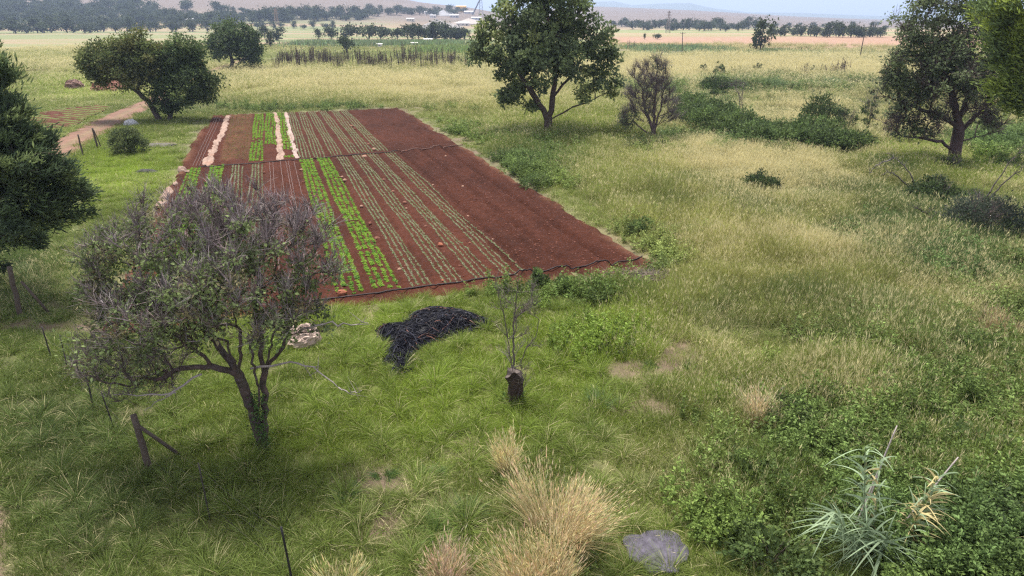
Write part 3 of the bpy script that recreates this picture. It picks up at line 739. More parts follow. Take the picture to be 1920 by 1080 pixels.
# dark feathery evergreen at the fence
tree('evergreen_tree', 'dark feathery evergreen tree overhanging the grass by the braced fence post', (-62, 548),
     [[(-62, 548, 0), (-58, 420, 0), (-50, 300, 0), (-45, 180, 0), (-45, 90, 0)]],
     [(-70, 110, 60, 0), (-40, 190, 75, 0), (-10, 150, 38, -.5), (5, 280, 85, -.5), (70, 300, 60, -.4), (95, 350, 62, 0), (30, 400, 75, -1), (125, 380, 42, .3), (-50, 400, 120, 0), (10, 215, 45, -.3), (65, 425, 42, .2), (150, 372, 22, .2),
      (15, 330, 90, -1), (-130, 300, 120, 0), (40, 260, 48, .2), (20, 420, 45, -2)], 560, .22, .012, (.24, .05),
     [(.040, .058, .030), (.050, .072, .033), (.034, .050, .028), (.085, .11, .046)], 21, bark=(.05, .04, .035), cluster=(.17, 105), lmode='spray', step=.3, tw=[(900, (.3, .7), .008, (.06, .05, .04), dict(up=.3))])

# the pair by the dirt track
tree('leaning_tree', 'broad dark tree leaning over the dirt track on a slanting trunk', (300, 226),
     [[(300, 226, 0), (285, 200, 0), (268, 180, 0), (240, 158, 0), (215, 145, 0)], [(285, 200, 0), (295, 170, 0), (285, 130, 0)]],
     [(200, 112, 40, 0), (250, 98, 42, 0), (182, 128, 30, 0), (285, 118, 42, 0), (164, 116, 18, 0), (235, 138, 36, -1), (300, 95, 26, 0), (260, 120, 40, 1.5), (215, 90, 22, 0), (195, 150, 16, 0), (245, 78, 18, 0)], 240, .28, .025, (.30, .14),
     [(.058, .075, .026), (.072, .085, .030), (.048, .062, .024), (.085, .088, .035)], 31, cluster=(.38, 100), step=.5, bark=(.06, .045, .04))
tree('rounded_tree', 'dark rounded tree with low drooping branches right beside the leaning tree', (318, 226),
     [[(318, 226, 1), (320, 195, 1), (335, 150, 1), (340, 110, 1)]],
     [(345, 108, 40, 1), (372, 140, 36, 1), (350, 165, 42, 0), (322, 175, 38, 1), (396, 160, 22, 1), (335, 88, 20, 1), (378, 178, 22, 1), (310, 145, 30, 1), (408, 172, 10, 1), (312, 195, 18, .5), (366, 108, 26, 2)], 230, .26, .025, (.30, .13),
     [(.040, .060, .024), (.048, .068, .026), (.035, .052, .022), (.058, .076, .028)], 32, cluster=(.38, 100), step=.5, bark=(.05, .04, .035))
tree('domed_tree', 'domed dark tree where the dirt track passes behind the far end of the field', (434, 132),
     [[(434, 132, 0), (435, 115, 0), (430, 90, 0)]],
     [(428, 72, 32, 0), (460, 92, 26, 0), (408, 85, 22, 0), (472, 108, 18, 0), (440, 60, 24, 0), (400, 72, 14, 0), (485, 92, 10, 0), (448, 100, 18, 0), (415, 98, 15, 0), (464, 70, 18, 0)], 130, .35, .04, (.5, .26),
     [(.042, .062, .026), (.05, .07, .028), (.036, .054, .024)], 33, cluster=(.62, 90), step=.8, bark=(.05, .04, .035))

# the tree in the meadow
tree('meadow_tree', 'tall wide-crowned tree with short forked trunk standing alone in the meadow', (1027, 252),
     [[(1027, 252, 0), (1028, 230, 0), (1034, 205, 0), (1040, 150, 0), (1045, 90, 0)], [(1028, 228, 0), (1018, 205, 0), (1000, 175, -.5), (975, 140, -1)], [(1036, 222, 0), (1065, 205, 0), (1105, 190, .3), (1150, 168, .5)], [(1038, 180, 0), (1065, 150, .5), (1090, 110, 1)]],
     [(955, 105, 48, 0), (908, 105, 24, 0), (930, 58, 40, 0), (1005, 62, 55, -1), (1080, 55, 50, 0), (1000, 8, 45, 0), (1058, -8, 48, 0), (1128, 80, 30, 0), (1118, 130, 36, .5), (1062, 118, 45, -1.5), (968, 165, 36, 0), (946, 188, 13, 0), (1002, 200, 20, -.5),
      (1092, 168, 26, 0), (1148, 155, 20, .5), (1020, -35, 45, 0), (900, 62, 15, 0), (1165, 128, 9, .5), (884, 95, 9, 0), (1100, 0, 26, 0), (945, 15, 26, 0), (1000, 130, 45, -2), (1030, 60, 60, 3), (985, 100, 45, 3), (1110, 40, 20, 0), (1145, 108, 14, 0)], 330, .42, .025, (.34, .20),
     [(.075, .098, .044), (.092, .118, .05), (.062, .082, .04), (.125, .145, .056), (.06, .08, .042)], 41, cluster=(.32, 90), step=.5, bark=(.075, .055, .045))

# the big tree on the right, its lower crown half dead
tree('twisted_tree', 'grey-green tree with low spreading dark limbs and dead inner twigs above the brush', (1788, 300),
     [[(1788, 300, 0), (1795, 265, 0), (1798, 235, 0), (1790, 190, 0), (1770, 130, 0)], [(1790, 285, 0), (1765, 266, 0), (1730, 260, -.3), (1692, 256, -.5)], [(1800, 250, 0), (1825, 220, 0), (1860, 195, 0), (1895, 182, 0)],
      [(1797, 240, 0), (1765, 215, 0), (1725, 205, 0), (1690, 190, 0), (1652, 178, 0)], [(1800, 265, 0), (1830, 258, .3), (1868, 248, .4)], [(1795, 235, 0), (1815, 180, .5), (1820, 120, .6), (1815, 60, .6)]],
     [(1745, 115, 60, 0), (1700, 180, 38, 0), (1800, 85, 65, 0), (1850, 130, 50, 0), (1785, 15, 60, 0), (1722, 60, 32, 0), (1690, 122, 28, 0), (1870, 40, 45, .5), (1683, 32, 9, 0), (1740, 190, 50, 0), (1730, 5, 22, 0), (1820, 170, 50, 0), (1672, 150, 18, 0), (1775, 150, 60, -1.2),
      (1850, 210, 40, 0, 1, 2), (1690, 222, 34, 0, 1, 2.5), (1750, 232, 36, -.5, 1, 2), (1690, 70, 16, 0), (1900, 120, 45, .5)], 380, .45, .02, (.24, .13),
     [(.066, .082, .046), (.078, .098, .050), (.056, .072, .040), (.092, .115, .055)], 51, cluster=(.36, 100), step=.4, bark=(.070, .046, .046),
     leafp=[1, .8, 1, .7, 1, 1, 1, 1, 1, .35, 1, .3, .9, .6, .1, .2, .1, 1, .8], tw=[(6500, (.4, 1.1), .016, (.085, .062, .06), dict(up=.2, spread=.6, seg=3))])
tree('lime_leaved_tree', 'bright lime-green feathery tree reaching in from beside the twisted tree', (2075, 425),
     [[(2075, 425, 0), (2060, 300, 0), (2040, 180, 0), (2020, 60, 0)], [(2055, 260, 0), (1990, 210, 0), (1930, 180, 0)]],
     [(1895, 168, 30, 0, .7), (1862, 158, 14, 0, .7), (1905, 70, 48, 0), (1868, 60, 28, 0), (1960, 120, 75, 0), (1990, 0, 110, 0), (2050, 80, 110, 0), (1925, 180, 28, 0), (1880, 10, 40, 0), (1905, 110, 30, 0), (1840, 30, 22, 0)], 330, .28, .012, (.26, .07),
     [(.115, .15, .036), (.145, .18, .04), (.09, .12, .038), (.065, .09, .038)], 52, cluster=(.30, 130), lmode='spray', step=.35)

# bare shrub-tree next to the meadow tree
tree('bare_tree', 'leafless many-stemmed purple-grey tree between the meadow tree and the overgrown bank', (1226, 265),
     [[(1226, 265, 0), (1226, 235, 0), (1228, 190, 0), (1232, 140, 0)], [(1226, 250, 0), (1212, 215, 0), (1205, 170, 0)], [(1227, 245, 0), (1240, 200, 0), (1248, 150, 0)], [(1225, 255, 0), (1200, 240, -.3), (1185, 222, -.4)]],
     [(1228, 150, 34, 0), (1242, 190, 32, 0), (1208, 195, 34, 0), (1240, 118, 20, 0), (1192, 180, 24, 0), (1182, 218, 20, -.3), (1256, 215, 24, 0), (1205, 145, 24, 0), (1172, 226, 12, -.3)], 200, .24, .014, (.16, .07),
     [(.05, .065, .035), (.06, .075, .042)], 61, cluster=(.32, 70), step=.3, bark=(.10, .07, .07), tw=[(3600, (.4, 1.1), .010, (.11, .09, .094), dict(up=.7, spread=.42, seg=3))],
     leafp=[0, .02, .04, .25, .1, .8, .02, 0, .9], bf=.5)

# lone bushes of the meadow
def bush(name, label, base, r, h, n, leaf, cols, seed, group=None, tw=0, cat='shrub', stems=7):
    g = np.random.default_rng(seed); bx, by, bz = atg(*base); root = thing(name, (bx, by, bz), label, cat, group)
    build_bush(root, g, r, h, n, leaf, cols, tw, stems); return root
def build_bush(root, g, r, h, n, leaf, cols, tw=0, stems=7):
    mb = MB()
    nst = max(stems, 16); a = g.random(nst) * 6.283; q = r * np.sqrt(g.random(nst)) * .75; Hh = h * (1 - .55 * (q / r) ** 2) * g.uniform(.75, 1.1, nst)
    tip = np.stack([q * np.cos(a), q * np.sin(a), Hh], 1); b = tip * np.array([.2, .2, 0]) + np.array([0, 0, -.05]); mid = (b + tip) / 2 + g.normal(size=(nst, 3)) * .06 * r
    tubes(mb, b, mid, np.full(nst, .022 * r ** .5), np.full(nst, .015 * r ** .5), sides=4, C=(.08, .06, .05)); tubes(mb, mid, tip, np.full(nst, .015 * r ** .5), np.full(nst, .005), sides=4, C=(.08, .06, .05))
    if tw:
        k = g.integers(0, nst, tw); s = g.random((tw, 1)); p = b[k] + (tip[k] - b[k]) * (.4 + .6 * s); d = nrm(nrm(tip[k]) + g.normal(size=(tw, 3)) * .5)
        tubes(mb, p, p + d * g.uniform(.15, .5, (tw, 1)) * h, np.full(tw, .007 * r ** .5), np.full(tw, .003), sides=3, C=jit(g, tw, (.15, .12, .115)))
    mb.obj('stems', M_BARK, root, smooth=True)
    ml = MB(); nc = max(20, n // 45); aa = g.random(nc) * 6.283; qq = r * np.sqrt(g.random(nc)); zt = h * np.sqrt(np.maximum(0, 1 - (qq / r) ** 2 * .85)) * g.uniform(.8, 1.1, nc)
    cz = zt * g.random(nc) ** .45 * .92; cc = np.stack([qq * np.cos(aa), qq * np.sin(aa), cz], 1)
    k = g.integers(0, nc, n); P = cc[k] + g.normal(size=(n, 3)) * np.array([.14, .14, .11]) * r; P[:, 2] = np.abs(P[:, 2])
    ccol = np.array(cols)[g.integers(0, len(cols), nc)] * (1 + g.normal(size=(nc, 1)) * .18); C = np.clip(ccol[k] * 1.25 * (1 + g.normal(size=(n, 1)) * .22), .006, .6)
    D = nrm(P * np.array([1, 1, .6]) / r + g.normal(size=(n, 3)) * .6 + np.array([0, 0, .3])); L = leaf[0] * g.uniform(.6, 1.35, n)
    leaves(ml, P, D, L, leaf[1] * L / leaf[0], C, g); ml.obj('foliage', M_LEAF, root)
DG = [(.050, .075, .030), (.062, .09, .034), (.042, .062, .028)]; WG = [(.085, .125, .042), (.07, .105, .038), (.10, .14, .05)]; BG = [(.055, .075, .05), (.07, .09, .062), (.05, .06, .048)]
bush('juniper_bush', 'rounded dark evergreen bush behind the overgrown bank', (1537, 238), 1.9, 3.2, 3600, (.22, .10), DG, 71)
bush('tree_foot_shrub', 'dark green tuft around the foot of the leafless many-stemmed tree', (1215, 276), 2.0, .8, 1800, (.17, .07), DG, 70)
bush('thin_shrub', 'thin loose shrub next to the rounded evergreen bush', (1584, 246), .95, 1.9, 700, (.18, .09), DG, 72, tw=120)
bush('roadside_bush', 'olive green bush on the lawn beside the dirt track posts', (243, 287), 1.3, 2.1, 5200, (.19, .075), [(.085, .11, .045), (.1, .12, .05), (.07, .09, .04)], 73)
bush('meadow_bush', 'small dark bush alone in the pale dry meadow grass', (1425, 356), 1.0, 1.2, 2800, (.13, .07), DG, 74)
bush('broadleaf_bush', 'dark broadleaf bush with pale dead twigs poking out of its top', (1745, 380), 1.15, 1.45, 3600, (.14, .09), DG, 75, tw=160)
bush('grey_bush', 'wide blue-grey shrub with two long bare leaning branches', (1835, 438), 1.75, 1.9, 7000, (.13, .06), BG, 76, tw=420)
bush('trunk_foot_bush', 'shadowy brush with bleached twigs at the foot of the twisted tree', (1780, 318), 1.1, .9, 900, (.14, .07), DG, 77, tw=220)
bush('bank_top_shrub', 'flat-topped dark shrub on the far earth bank', (1345, 166), 2.2, 1.7, 1800, (.26, .13), DG, 78)
bush('bank_grey_shrub', 'leafless grey-purple shrub on the far earth bank', (1376, 170), 1.9, 1.5, 500, (.2, .1), [(.07, .06, .06)], 79, tw=420)
bush('ball_shrub', 'small ball-shaped shrub in front of the far earth bank', (1345, 186), 1.2, 1.3, 1200, (.2, .1), DG, 80)
for px, py, r, h, s, lab in ((1318, 142, .8, 2.3, 81, 'slim upright dark shrub, one of a pair in the dry grass before the road'), (1346, 146, 1.15, 2.9, 82, 'stout dark shrub in the dry grass before the road'),
                             (1420, 138, .8, 2.1, 83, 'lone spindly dark shrub in the dry grass before the road'), (1376, 142, .5, 1.2, 84, 'tiny dark shrub in the dry grass before the road'),
                             (1522, 140, .55, 1.7, 85, 'narrow dark shrub among dead brown stalks before the road'), (1612, 164, 1.1, 1.3, 86, 'low green shrub near the left edge of the twisted tree crown')):
    bush('upright_shrub', lab, (px, py), r, h, 700, (.24, .10), DG, s, 'shrubs in the dry grass')
bush('crown_side_shrub', 'tall ragged sapling with tufted top beside the twisted tree', (1626, 248), .8, 4.2, 500, (.2, .10), DG, 87, tw=160)
bush('pale_reed_bush', 'pale green reedy bush on the far bank', (1440, 164), 2.0, 1.3, 1500, (.35, .05), [(.14, .19, .09), (.12, .17, .08)], 88)
bush('second_reed_bush', 'blue-green reedy bush nearest the twisted tree on the far bank', (1560, 166), 2.2, 1.4, 1500, (.35, .05), [(.13, .18, .095), (.15, .2, .1)], 89)
def branchy(name, label, base, tips, r, seed, col=(.09, .075, .068), cat='branch', twn=40):
    g = np.random.default_rng(seed); bx, by, bz = atg(*base); mb = MB(); O = np.array([bx, by, bz])
    for pts in tips:
        P = np.array([(lambda q: [q[0], by + p[2], q[1]])(atY(p[0], p[1], by + p[2])) for p in pts]) - O
        if pts is tips[0]: P[0] = (0, 0, -.1)
        t = np.linspace(0, 1, 14); Q = np.stack([np.interp(t, np.linspace(0, 1, len(P)), P[:, i]) for i in range(3)], 1); Q[1:-1] += g.normal(size=(12, 3)) * .03; Q[:, 2] = np.maximum(Q[:, 2], -.1)
        poly_tube(mb, Q, np.linspace(r, r * .3, 14), 5, C=col)
        for _ in range(twn // len(tips)):
            i = g.integers(5, 14); d = nrm(g.normal(size=3) + np.array([0, 0, .4])); L = g.uniform(.2, .7)
            tubes(mb, Q[i], Q[i] + d * L, [r * .3], [r * .1], sides=3, C=col)
    o = mb.obj(name, M_BARK, smooth=True, loc=(bx, by, bz)); return tag(o, label, cat)
branchy('fallen_branch', 'arched dead branch lying in the bright grass near the broadleaf bush', (1722, 352), [[(1722, 352, 0), (1705, 322, 0), (1680, 298, 0), (1664, 286, 0)], [(1676, 296, 0), (1655, 304, -.3), (1638, 314, -.4), (1630, 325, -.4)], [(1702, 348, 0), (1680, 328, -.3), (1668, 322, -.4), (1652, 328, -.5)]], .05, 91, (.13, .115, .11))
branchy('leaning_branch', 'long bare leaning branch rising out of the blue-grey shrub', (1838, 395), [[(1838, 395, 0), (1852, 365, .2), (1880, 322, .4), (1918, 275, .6)], [(1846, 394, .2), (1865, 360, .2), (1895, 330, .2), (1915, 320, .2)]], .055, 92)
branchy('crooked_branch', 'short crooked dead branch at the front of the blue-grey shrub', (1752, 422), [[(1752, 422, 0), (1740, 402, 0), (1728, 394, 0), (1715, 390, 0)], [(1752, 420, 0), (1746, 410, 0), (1757, 408, 0), (1775, 415, 0)]], .045, 93, (.06, .05, .045))
branchy('bare_sapling', 'thin pale bare sapling standing between the two banks', (1391, 222), [[(1391, 222, 0), (1392, 200, 0), (1391, 180, 0), (1394, 160, 0)], [(1389, 222, 0), (1388, 200, .2), (1386, 180, .2), (1380, 165, .2)]], .05, 94, (.17, .14, .13), 'sapling', 120)

# shrubs crowding the overgrown bank: copies of three
g0 = np.random.default_rng(99); SHR = []
for i in range(3):
    r_ = thing('bank_shrub', (0, 0, 0), 'dense leafy green shrub growing along the near overgrown bank', 'shrub', 'shrubs along the overgrown bank'); build_bush(r_, g0, 1.35, 1.35, 2300, (.17, .09), WG if i else DG + WG, 0); SHR.append(r_)
pts = [(1290, 225), (1312, 212), (1325, 238), (1345, 228), (1365, 250), (1392, 245), (1405, 262), (1432, 255), (1445, 272), (1470, 262), (1490, 276), (1512, 266), (1532, 280), (1556, 274), (1578, 284), (1598, 282), (1295, 205), (1420, 275)]
for i, (px, py) in enumerate(pts):
    p = atg(px, py); s = float(g0.uniform(1.1, 1.6)); q = SHR[i] if i < 3 else dup(SHR[i % 3], p)
    q.location = p; q.rotation_euler.z = float(g0.uniform(0, 6)); q.scale = (s, s, s * float(g0.uniform(.8, 1.1)))

# dead stalk stands
def stalk_clump(seed, col, n=11, hgt=(1.6, 3.4), w=1.1):
    g = np.random.default_rng(seed); mb = MB()
    for i in range(n):
        b = np.array([g.normal() * w * .5, g.normal() * w * .5, -.1]); L = g.uniform(*hgt); d = nrm(np.array([g.normal() * .06, g.normal() * .06, 1])); c = np.array(col) * g.uniform(.7, 1.4)
        tubes(mb, b, b + d * L, [.035], [.018], sides=4, C=c)
        k = 9; s = g.uniform(.35, 1, k); P = b + d * (L * s)[:, None]; D = nrm(np.stack([g.normal(size=k), g.normal(size=k), g.uniform(.6, 1.6, k)], 1)); tubes(mb, P, P + D * g.uniform(.15, .45, (k, 1)), np.full(k, .02), np.full(k, .008), sides=3, C=c)
        leaves(mb, P, D, .22, .09, np.broadcast_to(c * .9, (k, 3)), g)
    return mb
ST = [stalk_clump(200 + i, [(.085, .06, .055), (.07, .055, .05), (.11, .085, .07)][i % 3]).mesh('dead_stalks', M_TWIG) for i in range(6)]
def stalks(lab, grp, spots, s0=1.0):
    for px, py, s in spots:
        o = bpy.data.objects.new('dead_stalk_clump', ST[int(R.integers(0, 6))]); COL.objects.link(o); o.location = atg(px, py)
        o.rotation_euler.z = float(R.uniform(0, 6)); o.scale = (s * s0, s * s0, s * s0 * float(R.uniform(.8, 1.15))); tag(o, lab, 'dead stalks', grp)
sp = []
for i in range(105):
    px = float(R.uniform(520, 875)); d = R.random(); sp.append((px, 113 + 17 * d + (px - 520) / 355 * 1.5, float(R.uniform(.5, 1.35))))
stalks('clump of dark dead upright stalks in the stand across the far meadow', 'dead stalks across the far meadow', sp)
stalks('clump of brown dead stalks in the dry grass before the gravel road', 'dead stalks before the road', [(1500, 142, .7), (1508, 145, .6), (1512, 138, .8), (1545, 140, .8), (1552, 143, .7), (1563, 141, .8), (1580, 144, 1.1), (1584, 141, 1.2), (1440, 140, .35), (1400, 140, .35), (1472, 144, .35), (1360, 140, .4), (1188, 92, 1.0), (1180, 92, 1.0)])
stalks('clump of dead stems in the shade left of the twisted trunk', 'dead stems by the twisted tree', [(1690, 262, .55), (1705, 266, .5), (1718, 262, .55), (1668, 262, .5), (1655, 258, .5), (1735, 264, .5)])
# ------------------------------------------------------------------ crops
def bedline(p0, p1):
    (u0, v0), (u1, v1) = fuv(*at(*p0)), fuv(*at(*p1)); k = (v1 - v0) / (u1 - u0); return lambda u: v0 + k * (u - u0)
def lettuce_mesh(seed, col):
    g = np.random.default_rng(seed); mb = MB(); n = 13; a = np.arange(n) * 2.4 + g.normal(size=n) * .2; e = np.linspace(.15, 1.6, n)
    D = np.stack([np.cos(a), np.sin(a), e], 1); P = np.stack([np.cos(a) * .015, np.sin(a) * .015, np.full(n, .0)], 1)
    leaves(mb, P, D, np.linspace(.19, .13, n), np.linspace(.13, .09, n), jit(g, n, col, .15), g, fold=.25); return mb
LETC = [(.26, .42, .06), (.22, .38, .055), (.30, .44, .08), (.18, .33, .06)]
LM = [lettuce_mesh(300 + i, LETC[i % 4]) for i in range(4)]
LMESH = [m.mesh('lettuce', M_LEAF) for m in LM]
def rowpts(line, u0, u1, step, rows=4, pitch=.235, miss=.05, wob=.015):
    out = []
    for k in range(rows):
        u = np.arange(u0, u1, step) + R.uniform(0, step); u = u + R.normal(size=len(u)) * step * .12
        v = line(u) + (k - (rows - 1) / 2) * pitch + R.normal(size=len(u)) * wob + .04 * np.sin(u * .4 + k)
        q = R.random(len(u)) > miss; out.append(np.stack([u[q], v[q]], 1))
    return np.concatenate(out)
L1 = bedline((573, 298), (657, 550)); L2 = bedline((606, 297), (726, 542))
uend = fuv(*at(700, 548))[0]
near = np.concatenate([rowpts(L1, 25.65, 54.6, .20, pitch=.27), rowpts(L2, 25.75, 55.0, .20, pitch=.27)])
near = near[np.argsort(near[:, 0])]
for i, (u, v) in enumerate(near[:300]):
    x, y = fxy(u, v); o = bpy.data.objects.new('lettuce_plant', LMESH[int(R.integers(0, 4))]); COL.objects.link(o)
    s = float(R.uniform(.5, .85)); o.location = (x, y, float(soil_z(u, v)) - .01); o.rotation_euler.z = float(R.uniform(0, 6.28)); o.scale = (s, s, s)
    tag(o, 'bright green lettuce plant in the near end of the lush crop beds', 'lettuce', 'lettuces at the near end of the lush beds')
rest = [near[300:]]
A_ = bedline((365, 314), (350, 363)); B_ = bedline((408, 312), (394, 366))
rest += [rowpts(A_, 26, 54.0, .22, pitch=.26, miss=.05), rowpts(B_, 26, 54.2, .22, pitch=.26, miss=.05)]
ua = bedline((486, 216), (480, 306)); p = rowpts(ua, 55.2, 84.3, .22, pitch=.26); gap = (np.abs(p[:, 0] - 65.5) < 1.2) & (R.random(len(p)) < .7); rest.append(p[~gap])
rest.append(rowpts(bedline((507, 215), (507, 272)), 62.6, 84.3, .22, pitch=.26)); rest.append(rowpts(bedline((527, 214), (537, 282)), 59.6, 84.3, .22, pitch=.26)); rest.append(rowpts(bedline((527, 214), (537, 282)), 55.9, 56.8, .3, miss=.3))
rest = np.concatenate(rest)
def crop_scatter(name, label, uv, meshes, smin, smax, zo=-.01):
    c = bpy.data.collections.new(name + '_kinds')
    for i, m in enumerate(meshes): c.objects.link(bpy.data.objects.new('%s_kind_%d' % (name, i), m))
    n = len(uv); x, y = fxy(uv[:, 0], uv[:, 1]); s = R.uniform(smin, smax, n)
    scatter(name, label, 'crop', np.stack([x, y, soil_z(uv[:, 0], uv[:, 1]) + zo], 1), np.stack([np.zeros(n), np.zeros(n), R.random(n) * 6.28], 1), np.stack([s, s, s], 1), R.integers(0, len(meshes), n), np.ones((n, 3)) * .2, np.zeros(n), c)
crop_scatter('lettuce_rows', 'rows of bright green lettuce farther along the crop beds', rest, LMESH, .5, .85)
def seed_mesh(seed, col):
    g = np.random.default_rng(seed); mb = MB(); n = 6; a = g.random(n) * 6.28
    leaves(mb, np.zeros((n, 3)), np.stack([np.cos(a), np.sin(a), g.uniform(.3, 1.2, n)], 1), g.uniform(.07, .11, n), .045, jit(g, n, col, .15), g); return mb.mesh('seedling', M_LEAF)
SM = [seed_mesh(320 + i, [(.33, .36, .22), (.28, .33, .17), (.38, .38, .26), (.24, .31, .14)][i]) for i in range(4)]
sd = []
for p0, p1, u0, u1 in [((640, 293), (792, 537), 25.5, 55.3), ((669, 291), (853, 530), 25.5, 55.4), ((697, 289), (912, 524), 25.5, 55.6), ((729, 286), (965, 517), 25.5, 55.8), ((446, 311), (440, 365), 26, 54.0), ((483, 309), (479, 365), 26, 54.1),
                       ((547, 213), (573, 297), 55.4, 84.3), ((566, 212), (600, 296), 55.5, 84.4), ((584, 211), (632, 292), 55.8, 84.4), ((605, 210), (666, 290), 56, 84.5), ((628, 209), (690, 287), 56.2, 84.5), ((645, 209), (720, 286), 56.3, 84.5)]:
    sd.append(rowpts(bedline(p0, p1), u0, u1, .06, pitch=.235, miss=.08, wob=.009))
sd = np.concatenate(sd); crop_scatter('seedling_rows', 'thin rows of pale green seedlings in the crop beds', sd, SM, .5, .95)
# weeds of the fallow bed
uvw = np.stack([R.uniform(56.5, 83.5, 900), R.uniform(-3.7, -1.6, 900)], 1)
crop_scatter('bed_weeds', 'sparse yellowing weeds over the brown fallow bed', uvw, [seed_mesh(330, (.24, .22, .08)), seed_mesh(331, (.20, .15, .07))], .6, 1.3)

def field_tube(name, label, cat, pxs, r, col, mat, lift, n=140, wob=.012, group=None):
    P = np.array([at(*p) for p in pxs]); d = np.r_[0, np.cumsum(np.hypot(*np.diff(P, axis=0).T))]; t = np.linspace(0, d[-1], n)
    x = np.interp(t, d, P[:, 0]) + R.normal(size=n) * wob; y = np.interp(t, d, P[:, 1]) + R.normal(size=n) * wob
    u, v = fuv(x, y); mb = MB(); zz = soil_z(u, v); zz = np.max(np.stack([soil_z(u + a, v + b) for a in (-.25, 0, .25) for b in (-.2, 0, .2)]), 0); poly_tube(mb, np.stack([x, y, zz + lift], 1), r, 6, C=col)
    return tag(mb.obj(name, mat, smooth=True), label, cat, group)
field_tube('irrigation_pipe', 'black irrigation pipe along the near edge of the crop field', 'pipe', [(545, 573), (565, 570), (640, 561), (750, 547), (805, 539.5), (868, 531), (975, 516), (1060, 507), (1130, 497), (1190, 490.5), (1204, 484)], .032, (.035, .026, .026), M_BLACK, .02)
field_tube('irrigation_pipe', 'black irrigation pipe crossing the middle of the crop field', 'pipe', [(372, 315), (480, 308), (560, 301), (640, 294), (700, 289), (745, 286)], .036, (.03, .024, .024), M_BLACK, .02)
field_tube('irrigation_pipe', 'dusty soil-covered end of the irrigation pipe on bare tilled soil', 'pipe', [(746, 286), (800, 281), (868, 274)], .04, (.13, .07, .055), M_BLACK, .03)
for i, (a, b) in enumerate([((506, 307), (509, 373)), ((512, 306), (516, 373)), ((526, 306), (534, 373)), ((536, 305), (549, 373)), ((541, 305), (553, 373)), ((551, 304), (568, 373))]):
    (u0, v0), (u1, v1) = fuv(*at(*a)), fuv(*at(*b)); k = (v1 - v0) / (u1 - u0); q = fxy(26.5, v0 + k * (26.5 - u0)); e = pix(*q)
    field_tube('drip_line', 'thin pale drip line on the bare dark bed left of the lush lettuce', 'drip line', [a, b, e], .012, (.20, .14, .125), M_BLACK, .03, wob=.012, group='drip lines on the bare near bed')
for i, (a, b) in enumerate([((405, 221), (362, 313)), ((409, 221), (368, 313)), ((414, 221), (374, 313))]):
    field_tube('drip_line', 'thin drip line on the dark strip beside the long crumpled sheet', 'drip line', [a, b], .014, (.17, .115, .10), M_BLACK, .03, wob=.012, group='drip lines on the far edge strip')

def sheet(name, label, pxs, w, seed, group=None, n=150, hh=.10, tails=True, col=(.27, .185, .145)):
    P = np.array([at(*p) for p in pxs]); d = np.r_[0, np.cumsum(np.hypot(*np.diff(P, axis=0).T))]; n = max(14, min(n, int(d[-1] / .16))); t = np.linspace(0, d[-1], n)
    cx = np.interp(t, d, P[:, 0]) + .25 * (fbm(t, t * 0, 1.8, seed) - .5); cy = np.interp(t, d, P[:, 1]) + .2 * (fbm(t, t * 0, 1.5, seed + 5) - .5)
    T = nrm(np.stack([np.gradient(cx), np.gradient(cy)], 1)); Nn = np.stack([T[:, 1], -T[:, 0]], 1); s = np.linspace(-1, 1, 11)
    ww = w * .85 * (.25 + 1.4 * fbm(t, t * 0, 1.1, seed + 9))[:, None] * np.sqrt(np.clip(np.minimum(t, d[-1] - t) / .3, .15, 1))[:, None]
    X = cx[:, None] + Nn[:, :1] * s * ww; Y = cy[:, None] + Nn[:, 1:] * s * ww; u, v = fuv(X, Y)
    Z = np.where(in_field(X, Y), soil_z(u, v), gz(X, Y)) + .012 + hh * np.sqrt(np.maximum(0, 1 - s ** 2))[None] * (.1 + 1.9 * np.abs(2 * fbm(X, Y, .30, seed + 2, 2) - 1)); Z[:, [0, -1]] -= .04
    C = np.array(col) * (.82 + .36 * fbm(X, Y, .7, seed + 3))[..., None]; red = sm(.55, .8, fbm(X, Y, 1.6, seed + 4))[..., None] * .5; C = C * (1 - red) + np.array([.26, .13, .085]) * red
    i = np.arange(X.size).reshape(X.shape); q = np.stack([i[:-1, :-1], i[:-1, 1:], i[1:, 1:], i[1:, :-1]], -1).reshape(-1, 4)
    mb = MB(); mb.add(np.stack([X, Y, Z], -1).reshape(-1, 3), q, C=C.reshape(-1, 3)); return tag(mb.obj(name, M_CLOTH), label, 'sheet', group)
sheet('crumpled_sheet', 'long crumpled pale sheet between the dark edge strip and the fallow bed', [(428, 218), (417, 250), (405, 271), (393, 294), (386, 311)], .36, 1)
sheet('crumpled_sheet', 'long crumpled peach sheet between two lettuce beds', [(514, 212), (518, 216), (521, 242), (525, 273), (526, 301)], .30, 2)
sheet('crumpled_sheet', 'long crumpled white sheet between lettuce and pale seedlings', [(536, 213), (543, 246), (553, 284), (557, 296), (562, 297)], .28, 3, col=(.30, .23, .20))
sheet('crumpled_sheet', 'small crumpled sheet heap on the left field corner by the pipe end', [(340, 318), (349, 323)], .32, 4, hh=.2)
sheet('crumpled_sheet', 'short pale sheet scrap on the field edge next to the first lettuce bed', [(332, 343), (326, 350)], .22, 5)
sheet('crumpled_sheet', 'dusty white sheet strip along the left field edge', [(321, 354), (314, 368), (306, 382), (299, 392)], .30, 6, hh=.16)
sheet('crumpled_sheet', 'crumpled sheet on the field edge behind the half-dead tree', [(268, 436), (258, 456), (250, 482)], .26, 7)

